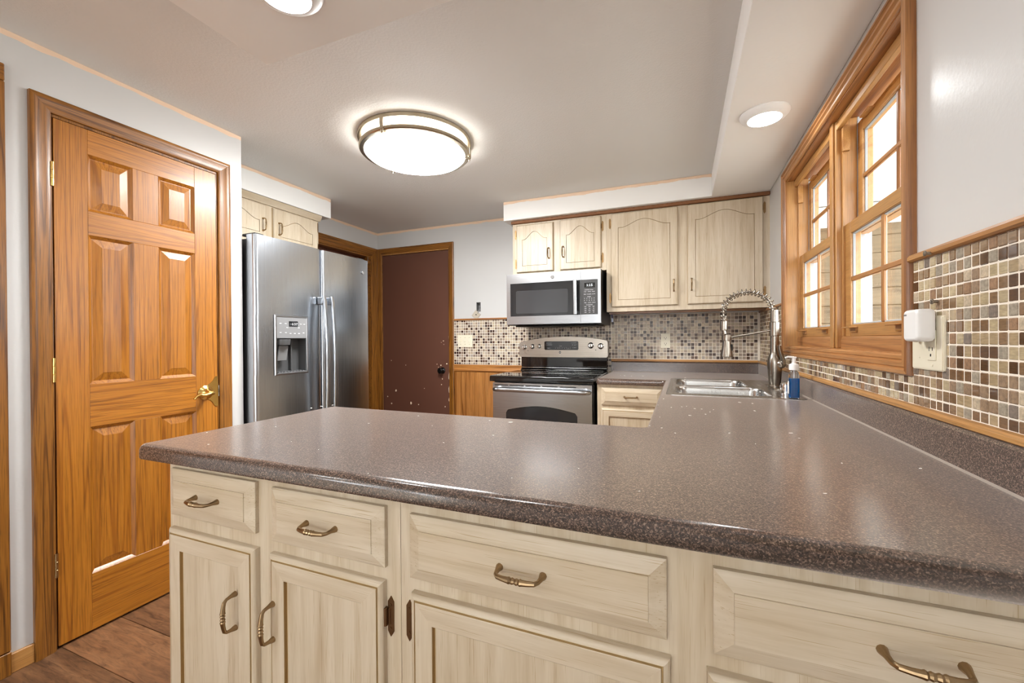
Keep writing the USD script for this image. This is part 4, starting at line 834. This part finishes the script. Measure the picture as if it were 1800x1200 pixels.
# oven door
ODZ = .862
od = Polygon([(GX0 + .008, .22), (GX1 - .012, .22), (GX1 - .012, ODZ), (GX0 + .008, ODZ)])
wa_ = np.linspace(0, 1, 15)
wpoly = Polygon([(-1.222, .36), (-.682, .36), (-.682, .640), (-.695, .660)] + [(-.70 - .504 * k, .664 + .035 * math.sin(math.pi * k)) for k in wa_] + [(-1.212, .658), (-1.222, .640)])
dd = obj('oven_door', prism(od.difference(wpoly), 'y', GY, GY + .039), STEEL_X, ra)
obj('oven_window', prism(wpoly, 'y', GY + .004, GY + .02), SMOKE, dd)
for a, b in ((-1.313, -1.205), (-1.192, -1.080), (-1.066, -.952), (-.938, -.822), (-.806, -.690)): obj('vent_slot', bx(a, b, GY - .0012, GY + .001, .8405, .8475, .0005), BLACKP, dd)
hp = spline([(-1.306, GY - .002, .815), (-1.302, GY - .03, .815), (-1.285, GY - .045, .815), (-1.24, GY - .05, .815), (-.953, GY - .056, .815), (-.666, GY - .05, .815), (-.62, GY - .045, .815), (-.603, GY - .03, .815), (-.599, GY - .002, .815)], 6)
obj('handle', tube(hp, .0155, 16), STEEL_X, dd, smooth=60)
obj('drawer_front', bx(GX0 + .008, GX1 - .012, GY + .002, GY + .039, .095, .214, .003), STEEL_X, ra)
# backguard
BY = 3.49
tt = np.linspace(0, 1, 17)
arch = [(GX0 + .014 + (GX1 - GX0 - .02) * k, 1.160 + .040 * math.sin(math.pi * k) ** .8 + .010 * k) for k in tt]
bgp = Polygon([(GX0 - .002, 1.045), (GX0 + .012, 1.030), (GX1 - .008, 1.030), (GX1 + .002, 1.045)] + [(GX1 + .001, 1.155)] + arch[::-1] + [(GX0 + .002, 1.150)]).buffer(0)
bg = obj('backguard', prism(bgp, 'y', BY, 3.565), BACKSTEEL, ra)
obj('backguard_base', cat(prism(Polygon([(BY + .012, GT - .04), (BY - .004, GT + .012), (BY + .012, GT + .02), (BY + .012, 1.035), (3.565, 1.035), (3.565, GT - .04)]), 'x', GX0 + .016, GX1 - .006), bx(GX0 + .02, GX1 - .01, 3.462, BY + .0, GT, GT + .006, .002)), BLACKGLASS, ra)
obj('backguard_strip', cat(bx(GX0 + .018, GX1 - .008, BY + .009, BY + .013, GT + .022, GT + .026, .0005), bx(GX0 + .018, GX1 - .03, 3.463, 3.467, GT + .006, GT + .0075, 0)), CHROME, ra)
obj('display', prism(Polygon(rrect(-1.103, -.807, 1.092, 1.166, .010, 5)), 'y', BY - .003, BY + .002), BLACKGLASS, bg)
mk = [text_front(s, .0065, x, z, BY - .003) for s, x, z in [('BAKE', -1.075, 1.148), ('BROIL', -1.050, 1.148), ('CLEAN', -1.075, 1.132), ('WARM', -1.05, 1.132), ('START', -.855, 1.148), ('SET', -.832, 1.148), ('OFF', -.855, 1.132), ('LOCK', -.832, 1.132), ('12:00', -.96, 1.122)]] + [text_front(str(i), .008, -1.005 + .016 * (i - 1), 1.104, BY - .003) for i in range(1, 10)] + [text_front('TIMER', .007, -1.065, 1.104, BY - .003), text_front('CLOCK', .007, -.84, 1.108, BY - .003)]
obj('display_print', cat(mk), MARK, bg, kind='stuff')
for x, z, r in ((-1.289, 1.116, .0185), (-1.214, 1.122, .0185), (-1.150, 1.124, .015), (-.702, 1.130, .0215), (-.620, 1.124, .0215)):
    kn = obj('knob', lathe([(0, 0), (r * 1.15, 0), (r * 1.15, .004), (r, .006), (r * .92, .020), (r * .7, .024), (0, .025)], 28, (x, BY, z), 'y'), CHROME, bg)
    obj('knob_grip', bx(x - .004, x + .004, BY - .031, BY - .022, z - r * .8, z + r * .8, .002), NICKEL, kn)
obj('badge', cat(lathe([(0, 0), (.009, 0), (.010, .002), (0, .0025)], 24, (-.966, BY, 1.072), 'y')), BLACKP, bg, label='round maker badge')
obj('badge_script', text_front('GE', .009, -.966, 1.0675, BY - .0024), CHROME, bg)
obj('indicator', cat([lathe([(0, 0), (.004, 0), (.003, .0015), (0, .002)], 12, (x, BY, z), 'y') for x, z in ((-1.256, 1.085), (-.663, 1.093))]), BLACKP, bg)

# ================================================================ LIGHTS
LX, LY = -1.383, 2.006
cl = thing('ceiling_light', 'round flush ceiling lamp with two nickel rings and frosted glass', 'ceiling lamp', (LX, LY, CE))
at = (LX, LY, CE)
obj('pan', lathe([(0, 0), (.27, 0), (.27, -.012), (0, -.012)], 64, at), WHITEM, cl)
obj('ring', lathe([(.284, -.002), (.308, -.002), (.310, -.006), (.308, -.022), (.300, -.024), (.284, -.022), (.284, -.002)], 72, at), LAMPMETAL, cl, label='upper nickel ring')
obj('ring', lathe([(.276, -.058), (.297, -.056), (.302, -.062), (.302, -.074), (.297, -.079), (.276, -.082), (.276, -.058)], 72, at), LAMPMETAL, cl, label='lower nickel ring')
obj('glass_band', lathe([(.280, -.012), (.280, -.058), (.276, -.070)], 72, at), GLOWB, cl, smooth=60, label='frosted glass between the rings')
obj('glass', lathe([(.276, -.070), (.274, -.082), (.262, -.094), (.225, -.107), (.15, -.117), (.07, -.121), (0, -.122)], 72, at), GLOW, cl, smooth=60, label='glowing frosted glass bowl')
for a in (152, 32, 272):
    c, s = math.cos(math.radians(a)), math.sin(math.radians(a))
    b = bx(.301, .309, -.010, .010, -.080, -.002, .0015); kn2 = lathe([(0, -.096), (.004, -.095), (.0055, -.091), (.004, -.086), (.003, -.080), (0, -.08)], 12, (.300, 0, 0))
    ex = bx(.276, .306, -.004, .004, -.086, -.080, .001)
    m = cat(b, kn2, ex); m.apply_transform(trimesh.transformations.rotation_matrix(math.radians(a), [0, 0, 1])); m.apply_translation(at)
    obj('strap', m, LAMPMETAL, cl)
def disc_light(x, y, label, r=.096):
    t = thing('disc_light', label, 'ceiling light', (x, y, ZS), group=None); a = (x, y, ZS)
    obj('trim_ring', lathe([(0, 0), (r, 0), (r, -.004), (r * .97, -.010), (r * .86, -.020), (r * .72, -.026), (r * .68, -.026), (r * .68, -.018), (0, -.018)], 56, a), WHITEM, t, smooth=50)
    obj('lens', lathe([(0, -.0265), (r * .40, -.0260), (r * .675, -.0235), (r * .675, -.0185), (0, -.0185)], 56, a), SPOTGLOW, t, smooth=60)
disc_light(.333, 2.105, 'white disc light in the soffit above the window')
disc_light(-1.0, .845, 'white disc light cut off by the top edge, over the peninsula')
disc_light(-.25, .72, 'unseen white disc light added over the middle of the peninsula, above the picture')  # unseen lamp, added to light the worktop from overhead
for x, y in ((-1.3, -1.2), (-.3, -2.6)):  # invented lamps, added out of view to flood the kitchen evenly
    t = thing('ceiling_light', 'unseen round fill lamp added in the room behind the camera, ' + ('nearer' if y > -2 else 'farther') + ' one', 'ceiling lamp', (x, y, CE))
    obj('ring', lathe([(.16, 0), (.19, 0), (.19, -.03), (.16, -.03)], 48, (x, y, CE)), LAMPMETAL, t)
    obj('glass', lathe([(.165, -.01), (.165, -.05), (.14, -.07), (.08, -.085), (0, -.09)], 48, (x, y, CE)), GLOW2, t, smooth=60)

# ================================================================ SMALL FITTINGS
def toRw(m): return toR(m, XR - .0085)
sw = thing('wall_plate', 'almond two-gang plate with switch and decorator outlet right of the window', 'wall plate', (XR, 1.272, 1.165))
pl = Polygon(rrect(-PLY1, -PLY0, PLZ0, PLZ1, .004, 3))
obj('plate', toRw(cat(prism(pl, 'y', -.004, 0), prism(pl.buffer(-.0025), 'y', -.0062, -.004))), ALMOND, sw)
gx = [-(PLY1 - .042), -(PLY0 + .042)]
obj('outlet', toRw(cat(bx(-1.263, -1.2305, -.0085, -.006, 1.129, 1.198, .001))), ALMOND, sw)
obj('outlet_slots', toRw(cat([bx(-1.2555, -1.2535, -.0088, -.008, 1.150, 1.160, 0), bx(-1.2425, -1.2405, -.0088, -.008, 1.151, 1.159, 0), bx(-1.2505, -1.2460, -.0088, -.008, 1.138, 1.144, 0)])), DARKHOLE, sw)
tg = bx(-1.307, -1.297, -.018, -.006, 1.170, 1.190, .002)
obj('toggle', toRw(tg), ALMOND, sw)
for x, z in ((-1.302, 1.135), (-1.302, 1.20), (-1.2468, 1.118)): obj('plate_screw', toRw(lathe([(0, 0), (.0032, 0), (.0028, .001), (0, .0014)], 12, (x, -.0062, z), 'y')), ALMOND, sw)
chg = thing('usb_charger', 'white rounded plug-in charger in the almond outlet', 'charger', (XR - .04, 1.255, 1.17))
cpoly = rrect(-1.289, -1.222, 1.172, 1.246, .012, 6)
rg = lambda d, y: np.c_[off_poly(cpoly, d)[:, 0], np.full(len(cpoly), y), off_poly(cpoly, d)[:, 1]]
obj('shell', toRw(loft([rg(.006, -.0088), rg(.001, -.012), rg(0, -.018), rg(0, -.034), rg(.001, -.039), rg(.0035, -.042), rg(.007, -.043)])), WHITEP, chg, smooth=50)
obj('print', toRw(text_front('anker', .0042, -1.276, 1.232, -.0432, .0003)), MIDGREY, chg)
for yy, zz, lab in ((1.242, 1.372, 'small silver screw head at the bead above the wall plate'), (1.237, 1.262, 'small silver screw anchor in the tile just above the charger')):
    w = thing('screw', lab, 'screw', (XR, yy, zz))
    m = lathe([(0, 0), (.0035, 0), (.0035, .008), (.0062, .010), (.0062, .012), (.003, .0125), (.0025, .011), (0, .011)], 14, (-yy, -.010 if zz > 1.3 else 0, zz), 'y')
    obj('head', toRw(m), NICKEL, w)
# back wall fittings
def toBw(m): return toB(m, YB - .0085)
ol = thing('wall_outlet', 'almond duplex outlet in the back mosaic right of the range', 'outlet', (-.124, YB, 1.165))
obj('plate', toBw(cat(prism(Polygon(rrect(-.159, -.089, 1.108, 1.222, .004, 3)), 'y', -.005, 0))), ALMOND, ol)
for zc in (1.188, 1.142):
    o = obj('socket', toBw(prism(Polygon(rrect(-.142, -.106, zc - .0155, zc + .0155, .012, 6)), 'y', -.0075, -.005)), ALMOND, ol)
    obj('slots', toBw(cat([bx(-.133, -.1305, -.0078, -.007, zc - .003, zc + .008, 0), bx(-.1175, -.115, -.0078, -.007, zc - .002, zc + .007, 0), bx(-.127, -.121, -.0078, -.007, zc - .011, zc - .006, 0)])), DARKHOLE, o)
s3 = thing('switch_plate', 'almond triple switch plate in the mosaic by the brown door', 'switch plate', (-1.925, YB, 1.172))
obj('plate', toBw(cat(prism(Polygon(rrect(-2.004, -1.847, 1.114, 1.230, .004, 3)), 'y', -.005, 0))), ALMOND, s3)
for xx in (-1.972, -1.9255, -1.879): obj('toggle', toBw(bx(xx - .005, xx + .005, -.016, -.005, 1.164, 1.184, .002)), ALMOND, s3)
for xx in (-1.972, -1.9255, -1.879):
    for zz in (1.205, 1.141): obj('plate_screw', toBw(lathe([(0, 0), (.003, 0), (.002, .0012), (0, .0014)], 10, (xx, -.005, zz), 'y')), OLDBRASS, s3)
jb = thing('junction_box', 'open grey electrical box in the white wall left of the microwave', 'electrical box', (-1.785, YB, 1.494))
obj('box', cat(bx(-1.806, -1.803, YB - .001, YB + .05, 1.452, 1.536, 0), bx(-1.767, -1.764, YB - .001, YB + .05, 1.452, 1.536, 0), bx(-1.806, -1.764, YB + .048, YB + .05, 1.452, 1.536, 0), bx(-1.806, -1.764, YB, YB + .05, 1.533, 1.536, 0), bx(-1.806, -1.764, YB, YB + .05, 1.452, 1.455, 0)), GREYBOX, jb)
obj('cable', tube(spline([(-1.785, YB + .045, 1.50), (-1.78, YB + .02, 1.49), (-1.782, YB - .004, 1.455), (-1.79, YB - .010, 1.43)], 6), .0035, 8), GREYBOX, jb)
bp = thing('blank_plate', 'small square plate hanging crooked on its wire below the open box', 'cover plate', (-1.805, YB, 1.42))
q = bx(-.034, .034, -.006, 0, -.034, .034, .002); q.apply_transform(trimesh.transformations.rotation_matrix(math.radians(40), [0, 1, 0])); q.apply_translation([-1.808, YB - .003, 1.418])
obj('plate', q, PLATE2, bp); obj('jack', lathe([(0, 0), (.005, 0), (.005, .004), (0, .005)], 12, (-1.806, YB - .009, 1.42), 'y'), DARKHOLE, bp)
cw = thing('loose_plug', 'small blue and clear connector hanging beside the microwave', 'connector', (-.520, 3.45, 1.34))
obj('wire', tube([(-.522, 3.44, 1.3865), (-.520, 3.44, 1.35)], .004, 8), plain('navy_wire', (50, 50, 110), .5), cw); obj('sleeve', lathe([(0, 0), (.008, 0), (.010, .012), (.006, .03), (0, .032)], 14, (-.520, 3.44, 1.318)), plain('pale_sleeve', (200, 205, 225), .3), cw)
